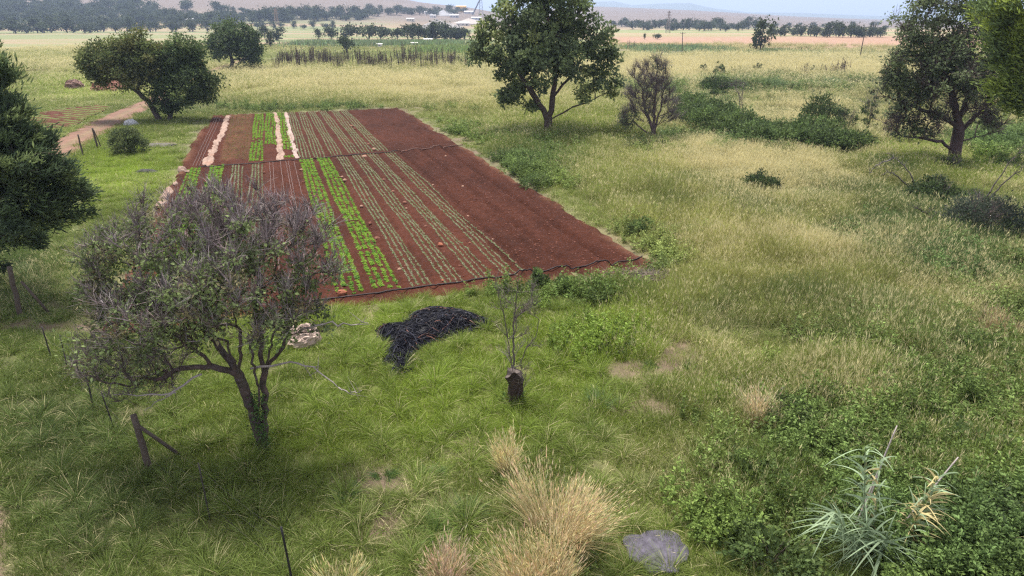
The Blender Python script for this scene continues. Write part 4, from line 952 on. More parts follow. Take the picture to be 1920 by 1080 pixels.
def rock_mesh(seed, col):
    g = np.random.default_rng(seed); n1, n2 = 8, 6; th = np.linspace(0, math.pi, n2); ph = np.arange(n1) * 2 * math.pi / n1
    V = [];
    for t in th:
        for p in ph: V.append([math.sin(t) * math.cos(p), math.sin(t) * math.sin(p), math.cos(t)])
    V = np.array(V); nn = 1 + .35 * (vn(V[:, 0] * 2 + seed, V[:, 1] * 2 + V[:, 2] * 1.7, 1, seed) - .5); V = V * nn[:, None] * np.array([1, g.uniform(.65, .9), g.uniform(.5, .75)])
    i = np.arange(n1 * n2).reshape(n2, n1); q = np.stack([i[:-1], np.roll(i, -1, 1)[:-1], np.roll(i, -1, 1)[1:], i[1:]], -1).reshape(-1, 4)[:, ::-1]
    mb = MB(); mb.add(V, q, C=np.array(col) * (.8 + .4 * g.random((len(V), 1)))); return mb.mesh('stone', M_ROCK)
RM = [rock_mesh(400 + i, [(.22, .095, .06), (.26, .15, .105), (.25, .085, .045), (.14, .05, .03)][i]) for i in range(4)]
def rock(px, py, r, lab, grp, k, name='field_stone'):
    x, y = at(px, py); o = bpy.data.objects.new(name, RM[k]); COL.objects.link(o); z = float(soil_z(*fuv(x, y))) if in_field(x, y) else float(gz(x, y))
    o.location = (x, y, z + r * .25); o.scale = (r, r, r); o.rotation_euler.z = float(R.uniform(0, 6)); tag(o, lab, 'stone', grp)
rock(641, 553, .20, 'large orange stone at the near end of the lush lettuce bed', None, 2)
rock(826, 462, .16, 'brown angular stone between the seedling rows', None, 2)
rock(749, 508, .11, 'rounded pale stone right of the lush lettuce bed', None, 1)
rock(707, 449, .15, 'flat reddish stone beside the lush lettuce bed', None, 0)
for px, py, r, k in [(678, 390, .12, 1), (759, 383, .13, 0), (762, 391, .09, 1), (694, 421, .13, 3), (798, 428, .09, 0), (877, 406, .10, 1), (923, 446, .08, 1), (881, 459, .08, 0), (862, 501, .09, 3), (587, 394, .14, 3), (592, 403, .12, 3), (647, 340, .18, 1), (641, 332, .12, 1), (720, 338, .13, 0), (737, 360, .13, 0),
                     (868, 356, .11, 1), (660, 238, .2, 0), (812, 351, .09, 1), (836, 296, .12, 1), (496, 326, .14, 3), (565, 320, .14, 1), (568, 342, .12, 3), (666, 242, .16, 3), (691, 272, .15, 0), (701, 281, .22, 1), (584, 412, .12, 3), (590, 370, .12, 3), (762, 285, .12, 3), (590, 432, .12, 3), (830, 528, .08, 2)]:
    rock(px, py, r, 'small reddish stone lying on the tilled soil', 'small stones on the soil', k)
rock(683, 294, .24, 'white lump lying against the middle pipe', None, 1)
rock(1671, 604, .13, 'pale round stone lying in the tall grass', None, 1, 'pale_stone')
rng = np.random.default_rng(55); ncl = 5000; uvc = np.stack([rng.uniform(25.5, 84, ncl), np.where(rng.random(ncl) < .55, rng.uniform(9.4, 15, ncl), rng.uniform(-6, 15, ncl))], 1)
cm_ = []
for i in range(3):
    m = rock_mesh(440 + i, [(.13, .045, .028), (.10, .03, .02), (.12, .048, .03)][i]); cm_.append(m)
uvc = uvc[uvc[:, 0] < 25.5 + 58 * rng.random(ncl) ** 1.3]
crop_scatter('soil_clods', 'small loose clods scattered over the red soil', uvc, cm_, .02, .06, 0.0)

# ------------------------------------------------------------------ heap of old drip tape
def tape_pile():
    g = np.random.default_rng(66); c = PILE.mean(0); gx, gy = at(805, 640); O = np.array([gx, gy, float(gz(gx, gy))])
    root = thing('drip_tape_heap', tuple(O), 'sprawling heap of tangled black plastic drip tape on the grass', 'plastic heap')
    lo, hi = PILE.min(0) - .3, PILE.max(0) + .3; X, Y = np.meshgrid(np.linspace(lo[0], hi[0], 90), np.linspace(lo[1], hi[1], 80))
    def dist(x, y):
        P = np.vstack([PILE, PILE[:1]]); d = polyd(x, y, P); return np.where(inpoly(x, y, PILE), d, -d)
    def hz(x, y): return gz(x, y) + .40 * sm(-.12, .75, dist(x, y)) * (.55 + .8 * fbm(x, y, .8, 67)) - .04
    Z = hz(X, Y); D = dist(X, Y); i = np.arange(X.size).reshape(X.shape); k = (D > -.08); keep = k[:-1, :-1] & k[1:, 1:] & k[1:, :-1] & k[:-1, 1:]
    q = np.stack([i[:-1, :-1], i[:-1, 1:], i[1:, 1:], i[1:, :-1]], -1)[keep].reshape(-1, 4)
    mb = MB(); mb.add(np.stack([X, Y, Z], -1).reshape(-1, 3) - O, q, C=(.006, .006, .008)); mb.obj('matted_core', M_BLACK, root)
    mb = MB(); n = 0
    while n < 1500:
        x = g.uniform(lo[0], hi[0]); y = g.uniform(lo[1], hi[1]); d0 = float(dist(np.array(x), np.array(y)))
        if d0 < -.02 or (d0 < .05 and g.random() < .4): continue
        n += 1; th = (g.normal() * .65 + 2.2 * (float(fbm(np.array(x), np.array(y), 1.1, 68)) - .5) + .25); L = g.uniform(.35, 1.1); m = 7; cur = g.normal() * 1.6; s = np.linspace(-.5, .5, m)
        a = th + cur * s; px = x + np.cumsum(np.cos(a)) * L / m; py = y + np.cumsum(np.sin(a)) * L / m; dd = dist(px, py)
        if dd.min() < -.22: continue
        z = hz(px, py) + g.uniform(.01, .07) + .05 * np.sin(s * 5 + g.random() * 6) * g.random(); w = g.uniform(.009, .019); tilt = g.uniform(-.9, .9)
        Nx, Ny = -np.sin(a), np.cos(a); off = np.stack([Nx * math.cos(tilt), Ny * math.cos(tilt), np.full(m, math.sin(tilt))], 1) * w; C0 = np.stack([px, py, z], 1) - O
        up = np.array([0, 0, .006]); V = np.concatenate([C0 - off, C0 + up * 1.2, C0 + off]); k = np.arange(m - 1)
        qq = np.concatenate([np.stack([k, k + 1, k + m + 1, k + m], 1), np.stack([k + m, k + m + 1, k + 2 * m + 1, k + 2 * m], 1)])
        r_ = g.random(); col = (.006, .006, .010) if r_ < .70 else ((.020, .021, .032) if r_ < .96 else (.12, .06, .045)); mb.add(V, qq, C=np.array(col) * g.uniform(.6, 1.4))  # paler bluish strands have highlights painted into the tape colour
    tag(mb.obj('tape_strands', M_BLACK, root), kind='stuff')
tape_pile()

def crumple(name, label, px, py, w, h, d, col, seed, cat):
    g = np.random.default_rng(seed); x, y, z = atg(px, py); n1, n2 = 36, 18; th = np.linspace(.02, math.pi * .56, n2); ph = np.arange(n1) * 2 * math.pi / n1; T, Pp = np.meshgrid(th, ph, indexing='ij')
    V = np.stack([np.sin(T) * np.cos(Pp), np.sin(T) * np.sin(Pp), np.cos(T)], -1); k = 1 + .55 * (fbm(V[..., 0] * 2.2 + 5, V[..., 1] * 2.2 + V[..., 2] * 2, .8, seed, 4) - .5); ridg = 1 - np.abs(2 * fbm(V[..., 0] * 3, V[..., 1] * 3 + V[..., 2] * 2, .7, seed + 3, 3) - 1)
    V = V * (k + .25 * (ridg - .5))[..., None] * np.array([w, d, h]); i = np.arange(n1 * n2).reshape(n2, n1)
    q = np.stack([i[:-1], np.roll(i, -1, 1)[:-1], np.roll(i, -1, 1)[1:], i[1:]], -1).reshape(-1, 4)[:, ::-1]; C = np.array(col) * (.75 + .5 * fbm(V[..., 0], V[..., 1], .25, seed + 7))[..., None]
    mb = MB(); mb.add(V.reshape(-1, 3), q, C=C.reshape(-1, 3)); return tag(mb.obj(name, M_CLOTH, loc=(x, y, z)), label, cat)
crumple('plastic_sack', 'crumpled peach and white sack on the grass behind the half-dead tree', 570, 645, .55, .62, .42, (.42, .32, .27), 71, 'sack')
crumple('white_bundle', 'small white bundle lying by the dirt track', 246, 235, .7, .55, .45, (.38, .39, .42), 72, 'bundle')
crumple('dark_mound', 'low dark ash mound in the bright grass', 274, 324, .75, .22, .45, (.045, .045, .04), 73, 'mound')
crumple('earth_mound', 'red earth mound partly hidden under the leaning tree', 205, 170, 2.6, 1.5, 2.0, (.17, .07, .05), 74, 'mound')
crumple('brick_mound', 'brownish rubble mound in the grass at the far plot edge', 142, 166, 1.3, 1.3, 1.2, (.17, .10, .08), 75, 'mound')
crumple('ash_patch', 'flat greyish heap of dead grass next to the trackside bush', 297, 273, 1.5, .16, .8, (.10, .09, .08), 76, 'heap')

# ------------------------------------------------------------------ stump with shoots
def stump():
    g = np.random.default_rng(81); x, y, z = atg(963, 754); root = thing('tree_stump', (x, y, z), 'dark cut tree stump sprouting thin bare shoots on the lawn', 'tree stump')
    n1, n2 = 18, 16; T = np.linspace(0, 1, n2); A = np.arange(n1) * 2 * math.pi / n1; V = []
    for t in T:
        r =   .185 + .05 * (1 - t) ** 3 + .055 * sm(.6, .95, t); c = np.array([-.03 + .07 * math.sin(t * 2.6), .03 * math.sin(t * 4), t * 1.02 - .08])
        for a in A:
            rr = r * (1 + .75 * (vn(np.array(math.cos(a) * 2 + 7), np.array(math.sin(a) * 2 + t * 2.2), .6, 3) - .5) + .10 * math.sin(3 * a + t * 3)); V.append(c + np.array([math.cos(a) * rr, math.sin(a) * rr, (.30 * (vn(np.array(a * 2), np.array(0.), .6, 9) - .5) * sm(.7, 1., t))]))
    V = np.array(V); i = np.arange(n1 * n2).reshape(n2, n1); q = np.stack([i[:-1], np.roll(i, -1, 1)[:-1], np.roll(i, -1, 1)[1:], i[1:]], -1).reshape(-1, 4); C = np.repeat(np.array([[.048, .032, .026]]), len(V), 0) * (.7 + .6 * g.random((len(V), 1)))
    mb = MB(); mb.add(V, q, C=C); mb.obj('trunk', M_BARK, root, smooth=True)
    mb = MB(); top = V[-n1:] + np.array([0, 0, -.012]); mb.add(np.vstack([top, top.mean(0) + np.array([0, 0, -.03])]), F3=[[k, (k + 1) % n1, n1] for k in range(n1)], C=(.10, .08, .07)); mb.obj('cut_top', M_WOOD, root)['label'] = 'pale weathered cut face of the stump'
    def w(px, py, dy=0): q_ = atY(px, py, y + dy); return np.array([q_[0], y + dy, q_[1]]) - np.array([x, y, z])
    tr = [[w(960, 690, 0), w(952, 640, .05), w(945, 590, .1), w(935, 550, .1), w(928, 525, .1)], [w(964, 690, 0), w(962, 650, 0), w(962, 620, 0), w(966, 580, 0), w(972, 530, 0)], [w(972, 735, -.15), w(985, 725, -.2), w(985, 700, -.2)], [w(975, 692, 0), w(985, 655, 0), w(1005, 630, .1), w(1012, 600, .1)]]
    att = np.array([w(g.uniform(925, 1015), g.uniform(540, 660), g.normal() * .35) for _ in range(38)] + [w(g.uniform(975, 990), g.uniform(690, 725), -.25) for _ in range(6)])
    P, par, PL, tips = grow(tr, att, g, .12, .5, .02); mb = MB(); r = wood(mb, P, par, .036, .007, (.10, .08, .076), g, sides=5, flare=1.0); twigs(mb, P, par, r, 420, (.18, .5), .0045, (.15, .125, .115), g, up=.9, spread=.4, seg=3); mb.obj('shoots', M_TWIG, root, smooth=True)
    mb = MB(); n = 160; a = g.random(n) * 6.28; P = np.stack([np.cos(a) * .27, np.sin(a) * .27 - .05, g.random(n) ** 2 * .35], 1) + g.normal(size=(n, 3)) * .03; leaves(mb, P, np.stack([np.cos(a), np.sin(a), g.random(n)], 1), .08, .06, jit(g, n, (.13, .2, .06), .2), g); mb.obj('basal_leaves', M_LEAF, root)
stump()

# ------------------------------------------------------------------ brush heap, slab
def brush():
    g = np.random.default_rng(83); x, y, z = atg(1195, 530); root = thing('brush_heap', (x, y, z), 'heap of dead brush on red soil past the near field corner', 'brush heap')
    n1, n2 = 30, 10; V = []
    for t in np.linspace(0, 1, n2):
        for a in np.arange(n1) * 2 * math.pi / n1:
            e = t * (1 + .3 * (float(vn(np.array(math.cos(a) * 2), np.array(math.sin(a) * 2), .7, 4)) - .5)); V.append([math.cos(a) * 1.9 * e, math.sin(a) * .75 * e, .28 * (1 - t * t) + .05 * g.normal() * (1 - t) - .05 * t])
    i = np.arange(n1 * n2).reshape(n2, n1); q = np.stack([i[:-1], i[1:], np.roll(i, -1, 1)[1:], np.roll(i, -1, 1)[:-1]], -1).reshape(-1, 4); mb = MB(); mb.add(np.array(V), q, C=(.19, .08, .05)); mb.obj('soil_mound', M_SOIL, root, smooth=True)
    mb = MB(); n = 900; b = np.stack([g.normal(size=n) * .75 + .15, g.normal(size=n) * .32 - .1, g.uniform(.12, .42, n)], 1); D = nrm(np.stack([g.normal(size=n), g.normal(size=n) * .6, g.normal(size=n) * .25], 1)); tubes(mb, b, b + D * g.uniform(.2, .7, (n, 1)), np.full(n, .008), np.full(n, .004), sides=3, C=jit(g, n, (.15, .115, .105), .35)); tag(mb.obj('dead_twigs', M_TWIG, root), kind='stuff')
brush()
def slab():
    g = np.random.default_rng(84); x, y = SLAB; z = float(gz(x, y)); A = np.arange(40) * 2 * math.pi / 40; r = .62 * (1 + .26 * np.array([float(vn(np.array(math.cos(a) * 1.5 + 3), np.array(math.sin(a) * 1.5), .6, 5)) - .5 for a in A]) * 2)
    V = []; rings = [(1.0, -.08), (1.0, .045), (.97, .06), (.6, .062), (.25, .060), (.01, .062)]
    for s, h in rings: V += [[math.cos(a) * r_ * s * 1.0, math.sin(a) * r_ * s * .92, h] for a, r_ in zip(A, r)]
    V = np.array(V); i = np.arange(len(V)).reshape(len(rings), 40); q = np.stack([i[:-1], np.roll(i, -1, 1)[:-1], np.roll(i, -1, 1)[1:], i[1:]], -1).reshape(-1, 4)
    mb = MB(); mb.add(V, q, C=(.068, .062, .082)); tag(mb.obj('concrete_slab', M_CONC, loc=(x, y, z + .02)), 'rough purple-grey round concrete slab sunk in the grass', 'slab')
slab()

# ------------------------------------------------------------------ tall tussocks
def clump(name, label, px, py, w, h, n, col, seed, plume=True, arch=(.05, .6), lean=.25, group=None, cat='grass clump', bw=.010):
    g = np.random.default_rng(seed); x, y = at(px, py); z = float(gz(x, y)); mb = MB(); a = g.random(n) * 6.283; q = np.sqrt(g.random(n)); ks = 11; sa = g.random(ks) * 6.283; sq = np.sqrt(g.random(ks)); sub = np.stack([sq * np.cos(sa), sq * np.sin(sa)], 1) * w * .36; sj = g.integers(0, ks, n); sh = g.uniform(.6, 1.15, ks)[sj]; sl = g.normal(size=(ks, 2)) * .13
    P = np.concatenate([sub[sj] + g.normal(size=(n, 2)) * w * .06, np.full((n, 1), -.04)], 1); q = np.hypot(P[:, 0], P[:, 1]) / (w * .45); a = np.arctan2(P[:, 1], P[:, 0])
    D = np.stack([np.cos(a) * q * lean * 1.5 + g.normal(size=n) * .15, np.sin(a) * q * lean * 1.5 + g.normal(size=n) * .15, np.ones(n)], 1); D[:, :2] += sl[sj]; L = h * g.uniform(.5, 1.1, n) * sh; C = jit(g, n, col, .28, .07)
    ribbons(mb, P, D, L, bw * g.uniform(.6, 1.3, n), C, g.uniform(*arch, n), g, 4); root = thing(name, (x, y, z), label, cat, group); mb.obj('blades', M_LEAF, root)
    if plume:
        mp = MB(); k = int(n * .55); dn = nrm(D[:k]); Hd = nrm(D[:k] * np.array([1, 1, 0]) + 1e-6)
        for t in (.72, .82, .92): leaves(mp, P[:k] + dn * (L[:k] * t)[:, None] + g.normal(size=(k, 3)) * .02, dn + g.normal(size=(k, 3)) * .14 + Hd * .15, g.uniform(.10, .2, k), .018, jit(g, k, np.array(col) * 1.15, .18), g)
        mp.obj('seed_heads', M_LEAF, root)
    return root
DRY = (.55, .455, .265)
clump('dry_grass_clump', 'largest straw-coloured grass clump, wide and fan-shaped', 1035, 1012, 1.35, 1.75, 1500, DRY, 1, lean=.42, bw=.007)
clump('dry_grass_clump', 'narrow upright straw grass tuft behind the large fan-shaped clump', 955, 890, .42, 1.2, 330, (.56, .48, .26), 2, lean=.15)
clump('dry_grass_clump', 'straw grass clump right below the large fan-shaped clump', 1010, 1110, 1.5, 1.3, 1000, (.53, .43, .25), 3, lean=.3)
clump('dry_grass_clump', 'reddish straw grass clump beside the bare brown patch', 835, 1100, .7, 1.15, 330, (.5, .38, .26), 4, lean=.22)
clump('dry_grass_clump', 'slim upright straw tuft among the green weeds', 1420, 805, .36, 1.5, 330, (.56, .46, .29), 5, lean=.14)
clump('dry_grass_clump', 'yellowish straw clump next to the black metal fence post', 640, 1110, .9, .7, 300, (.5, .45, .23), 6, lean=.5)
clump('dry_grass_clump', 'brownish straw patch in the tall grass right of the meadow', 1872, 640, 1.5, 1.0, 900, (.36, .28, .17), 7, lean=.2)
clump('dry_grass_clump', 'pale straw sprig clump rising from the open meadow', 1575, 485, .8, .95, 260, (.45, .40, .20), 8, lean=.4)
clump('dry_grass_clump', 'low brown dead weed clump in the dry meadow', 1405, 415, 1.2, .8, 420, (.24, .19, .12), 9, lean=.3)
for i, (px, py, w, h, lab, c) in enumerate([(1125, 765, .55, .75, 'tall bluish-green tussock right of the tree stump', (.13, .2, .075)), (722, 893, .4, .42, 'dark green tussock by the bare brown strip', (.10, .17, .055)), (808, 893, .4, .45, 'spreading star-shaped tussock above the bare brown patch', (.13, .2, .07)),
                                            (880, 965, .5, .62, 'arching dark tussock touching the large straw clump', (.11, .17, .065)), (650, 930, .35, .5, 'upright bluish tussock left of the bare brown strip', (.09, .16, .065)), (1330, 880, .6, .55, 'yellow-green arching tussock before the weeds', (.24, .25, .09)),
                                            (1240, 905, .6, .5, 'pale olive tussock between the slab and the stump', (.21, .23, .09)), (1350, 945, .6, .55, 'olive tussock uphill of the concrete slab', (.18, .2, .08)), (1105, 810, .45, .4, 'pale star-shaped tussock below the tall bluish one', (.17, .23, .09)), (1295, 690, .4, .35, 'small green tussock on the worn reddish ground', (.13, .2, .07)),
                                            (1640, 640, .5, .8, 'yellowish arching tussock in the right-hand tall grass', (.26, .27, .1)), (1220, 690, .45, .35, 'low tussock on the left rim of the worn ground', (.14, .21, .075)), (820, 1000, .45, .8, 'upright green tussock against the reddish straw clump', (.14, .22, .06))]):
    clump('green_tussock', lab, px, py, w, h, 330, c, 30 + i, plume=False, arch=(.25, .8), lean=.6, bw=.012)

# leafy bushes among the lower right weeds
for i, (px, py, r, h, lab) in enumerate([(1835, 850, .75, .75, 'round light green bush behind the reed canes'), (1470, 800, .8, .7, 'leafy dark bush beside the slim straw tuft'), (1420, 900, .7, .65, 'leafy bush between the slim straw tuft and the slab'), (1440, 1060, .8, .6, 'broad leafy bush right next to the concrete slab'),
                                         (1560, 760, .6, .5, 'low spreading bush uphill of the reed canes'), (1890, 1000, .9, .8, 'large dark bush beyond the fallen yellowing reeds'), (1150, 655, .7, .35, 'low dark leafy patch right of the stump shoots'), (985, 325, 1.2, 1.0, 'overgrown dark bush on the right rim of the field'), (1005, 350, 1.0, .8, 'second bush on the right rim of the field'),
                                         (1062, 545, .6, .5, 'bright leafy bush at the pipe along the near field edge'), (1010, 540, .4, .75, 'tall weed sprig beside the near field pipe'), (950, 300, 1.3, .9, 'bush above the worn soil on the right rim of the field'), (1205, 440, .6, .9, 'upright green weed bush past the right field corner')]):
    bush('leafy_bush', lab, (px, py), r, h, 1500, (.12, .065), WG if i not in (5, 6) else DG, 500 + i, cat='bush')

# ------------------------------------------------------------------ giant reeds
def reeds():
    g = np.random.default_rng(91); x, y, z = atg(1640, 1040); O = np.array([x, y, z]); root = thing('giant_reed', (x, y, z), 'clump of giant reeds with long blue-green leaves and bare leaning canes', 'reed')
    def w(px, py, dy): q = atY(px, py, y + dy); return np.array([q[0], y + dy, q[1]]) - O
    canes = [((1595, 1090, 0), (1565, 960, -.2), .013, 12, .55, 0), ((1612, 1060, .1), (1622, 838, .1), .013, 15, .42, 0), ((1625, 1070, .2), (1650, 868, .3), .012, 9, .35, .2), ((1660, 1075, .2), (1760, 895, .5), .013, 14, .42, .35), ((1650, 1085, 0), (1625, 985, -.3), .012, 9, .6, 0),
             ((1680, 1060, .1), (1725, 960, .1), .012, 12, .4, .75), ((1640, 1095, -.2), (1660, 1010, -.4), .011, 8, .6, 0), ((1610, 1100, -.2), (1600, 1005, -.3), .011, 8, .55, 0), ((1690, 1075, .2), (1745, 930, .4), .011, 12, .36, .8)]
    for b, t, r, nl, LL, yel in canes:
        B, T = w(*b), w(*t); B[2] = -.05; cm = MB(); s = np.linspace(0, 1, 8); Q = B + (T - B) * s[:, None]; Q[:, 2] += .06 * np.sin(s * 3); poly_tube(cm, Q, np.linspace(r, r * .5, 8), 6, C=(.20, .24, .12)); c = cm.obj('cane', M_TWIG, root, smooth=True)
        lm = MB(); k = int(nl * 3.6); u = np.linspace(.25, 1.0, k); P = B + (T - B) * u[:, None]; dr = nrm(T - B); a = g.random(k) * 6.28; side = np.stack([np.cos(a), np.sin(a) * .8, np.zeros(k)], 1); D = nrm(dr * g.uniform(.5, 1.6, (k, 1)) + side * .8 + g.normal(size=(k, 3)) * .15)
        col = np.where(g.random((k, 1)) < yel, np.array([[.52, .44, .23]]), np.array([[.29, .38, .24]])) * g.uniform(.75, 1.25, (k, 1)); ribbons(lm, P, D, LL * 1.25 * g.uniform(.6, 1.25, k), .052, col, g.uniform(.3, 1.5, k), g, 7); lm.obj('leaves', M_LEAF, c)
    for b, t, r in (((1590, 1020, .3), (1682, 798, .8), .022), ((1604, 1010, .4), (1660, 852, .7), .017), ((1650, 1035, .1), (1797, 857, .8), .024), ((1665, 1030, .2), (1750, 935, .5), .016)):
        B, T = w(*b), w(*t); B = np.maximum(B, np.array([-9, -9, -.02])); m = MB(); s = np.linspace(0, 1, 14); Q = B + (T - B) * s[:, None]; rr = r * (1 - .45 * s) * np.where(np.arange(14) % 2, 1.0, 1.12); poly_tube(m, Q, rr, 6, C=(.30, .26, .25)); m.obj('bare_cane', M_TWIG, root, smooth=True)['label'] = 'leafless grey cane leaning to the right'
reeds()

# ------------------------------------------------------------------ fences
def post_pts(b, t):
    x, y = at(*b); z = float(gz(x, y)); q = atY(t[0], t[1], y); return np.array([x, y, z - .25]), np.array([q[0], y, q[1]])
def fence(name, label, posts, wires, base):
    x0, y0 = at(*base); O = np.array([x0, y0, float(gz(x0, y0))]); root = thing(name, tuple(O), label, 'fence'); tops = []
    for b, t, r, c, brace in posts:
        B, T = post_pts(b, t); mb = MB(); s = np.linspace(0, 1, 7); Q = B + (T - B) * s[:, None] - O; Q[1:-1] += R.normal(size=(5, 3)) * r * .12; poly_tube(mb, Q, np.linspace(r * 1.08, r * .95, 7), 8 if r > .03 else 5, C=c); po = mb.obj('post', M_WOOD if r > .03 else M_METAL, root, smooth=True); tops.append((B + np.array([0, 0, .25]), T))
        if brace:
            bb, bt = brace; x, y = at(*bb); E = np.array([x, y, float(gz(x, y)) - .05]); q = atY(bt[0], bt[1], B[1]); S = np.array([q[0], B[1], q[1]]); m2 = MB(); poly_tube(m2, np.stack([S, (S + E) / 2, E]) - O, r * .55, 6, C=c); m2.obj('brace', M_WOOD, po, smooth=True)
    for h in wires:
        for (B0, T0), (B1, T1) in zip(tops[:-1], tops[1:]):
            a = B0 + (T0 - B0) * h; b = B1 + (T1 - B1) * h; s = np.linspace(0, 1, 7); Q = a + (b - a) * s[:, None]; Q[:, 2] -= .10 * 4 * s * (1 - s); mb = MB(); poly_tube(mb, Q - O, .0018, 4, C=(.045, .04, .038), cap=False); mb.obj('wire', M_METAL, root)
    return root
WC, MC = (.085, .066, .055), (.045, .038, .038)
fence('wire_fence', 'sagging wire fence with dark wooden braced posts and thin metal posts beside the half-dead tree',
      [((38, 594), (17, 500), .085, WC, ((96, 590), (40, 528))), ((96, 670), (78, 612), .022, MC, None), ((126, 690), (112, 628), .018, MC, None), ((176, 768), (158, 692), .026, MC, None), ((216, 806), (190, 735), .018, MC, None), ((284, 886), (250, 778), .075, WC, ((342, 856), (262, 800))),
       ((394, 975), (372, 868), .016, MC, None), ((552, 1105), (527, 988), .022, (.02, .018, .02), None)], (.35, .65, .92), (284, 886))
fence('track_fence', 'two leaning wooden posts of a broken wire fence by the dirt track', [((156, 291), (146, 252), .06, WC, None), ((184, 278), (173, 240), .075, WC, ((190, 276), (176, 244)))], (.5, .9), (170, 285))

# ------------------------------------------------------------------ the far country
def far_tree_mesh(seed, col, h=9.0, w=4.5, n=520, trunk=.25, flat=1.0):
    g = np.random.default_rng(seed); mb = MB(); k = 9; c = np.stack([g.normal(size=k) * w * .42, g.normal(size=k) * w * .42, h * g.uniform(.28, .82, k)], 1)
    for i in range(k): tubes(mb, np.array([0, 0, h * .1 * (i % 3)]), c[i], [.16], [.05], sides=3, C=(.05, .04, .035), m=0)
    tubes(mb, np.array([0, 0, -.4]), np.array([0, 0, h * .35]), [.28], [.2], sides=5, C=(.05, .04, .035), m=0)
    j = g.integers(0, k, n); P = c[j] + g.normal(size=(n, 3)) * np.array([w * .24, w * .24, h * .11]) * flat; P[:, 2] = np.maximum(P[:, 2], h * .06)
    cc = np.array(col) * (1 + g.normal(size=(k, 1)) * .2); C = np.clip(cc[j] * (1 + g.normal(size=(n, 1)) * .18), .006, .5); leaves(mb, P, g.normal(size=(n, 3)), g.uniform(.7, 1.5, n), .75, C, g, m=1); return mb.mesh('savanna_tree', [M_BARK, M_LEAF])
FT = [far_tree_mesh(600 + i, [(.048, .066, .03), (.042, .058, .028), (.056, .072, .032), (.046, .062, .034)][i % 4], w=[4.5, 5.2, 4.0, 6.0, 3.4, 5.0][i], h=[9, 8, 10, 8.5, 11, 7][i]) for i in range(6)]
def ft(px, py, s, lab, grp, k=None, sx=1.0):
    o = bpy.data.objects.new('savanna_tree', FT[int(R.integers(0, 6)) if k is None else k]); COL.objects.link(o); o.location = atg(px, py); o.rotation_euler.z = float(R.uniform(0, 6.28)); o.scale = (s * sx, s * sx, s); return tag(o, lab, 'tree', grp)
def belt(n, x0, x1, yf, sp, s0, s1, lab, grp, sx=1.2):
    for i in range(n):
        px = x0 + (x1 - x0) * (i + R.uniform(-.6, .6)) / n; ft(px, yf(px) + R.uniform(-sp, sp), float(R.uniform(s0, s1)), lab, grp, sx=sx * float(R.uniform(.8, 1.25)))
belt(26, -30, 400, lambda x: 62 - 2.0 * x / 400, 1.2, .85, 1.35, 'hazy dark tree in the row along the far edge of the pale fields', 'trees along the far field edge')
belt(26, -30, 430, lambda x: 46, 5, .9, 1.5, 'blue-hazed tree of the wood below the brown hill', 'wood below the hill')
belt(30, -40, 300, lambda x: 28, 8, 1.0, 1.8, 'faint blue tree high on the wooded hill foot', 'wooded hill foot')
belt(50, 240, 700, lambda x: 40 - (x - 240) / 460 * 5, 4, .9, 1.6, 'hazed tree in the belt under the bare brown slope', 'belt under the slope')
belt(22, 690, 880, lambda x: 27, 3.5, .9, 1.5, 'hazed tree near the quarry buildings', 'trees near the quarry')
belt(12, 430, 640, lambda x: 53, 2, .5, .8, 'small dark tree standing on the pale far meadow', 'small trees on the far meadow')
belt(13, 765, 885, lambda x: 74.5, 1.0, .7, 1.0, 'dark dense tree in the row before the gravel heap', 'row before the gravel heap')
belt(38, 1155, 1420, lambda x: 52 + (x - 1155) / 265 * 6, 3.5, .7, 1.25, 'dark tree in the long belt beyond the pink stubble field', 'belt beyond the stubble')
belt(26, 1440, 1660, lambda x: 67 + (x - 1440) / 220 * 4, 1.6, .5, .85, 'low dark tree at the back edge of the pink stubble field', 'trees at the stubble edge')
belt(14, 1400, 1690, lambda x: 51, 3.5, .5, .9, 'scattered small tree on the brown plain', 'trees on the brown plain')
for px, py, s, sx, lab in [(497, 74, .75, 1.0, 'round dark tree, left one of a close pair on the pale meadow'), (520, 76, .85, 1.0, 'leaning dark tree, right one of a close pair on the pale meadow'), (508, 88, .55, .9, 'lighter bush tree in front of the close pair'), (598, 74, .6, 1.0, 'small ball-shaped tree left of the tall pair'),
                           (622, 75, .95, .8, 'slender tree with bare stems left of the broad one'), (648, 75, 1.0, 1.2, 'broad dark tree with a pale gap at its stem'), (650, 99, .75, .75, 'thin dark tree standing before the reeds'), (692, 75, 1.15, 1.05, 'tall dark tree at the left end of the far row'), (714, 75, .85, 1.2, 'spreading dark tree second in the far row'), (745, 75, .65, 1.2, 'low bushy tree third in the far row'),
                           (1425, 98, 1.0, .8, 'big round dark tree beside the gravel road'), (1208, 74, .35, .6, 'tiny lone tree on the stubble'), (1232, 74, .42, 1.1, 'small umbrella-shaped tree on the stubble'), (1632, 66, .8, .6, 'pale tall tree behind the stubble field')]:
    ft(px, py, s, lab, None, sx=sx)

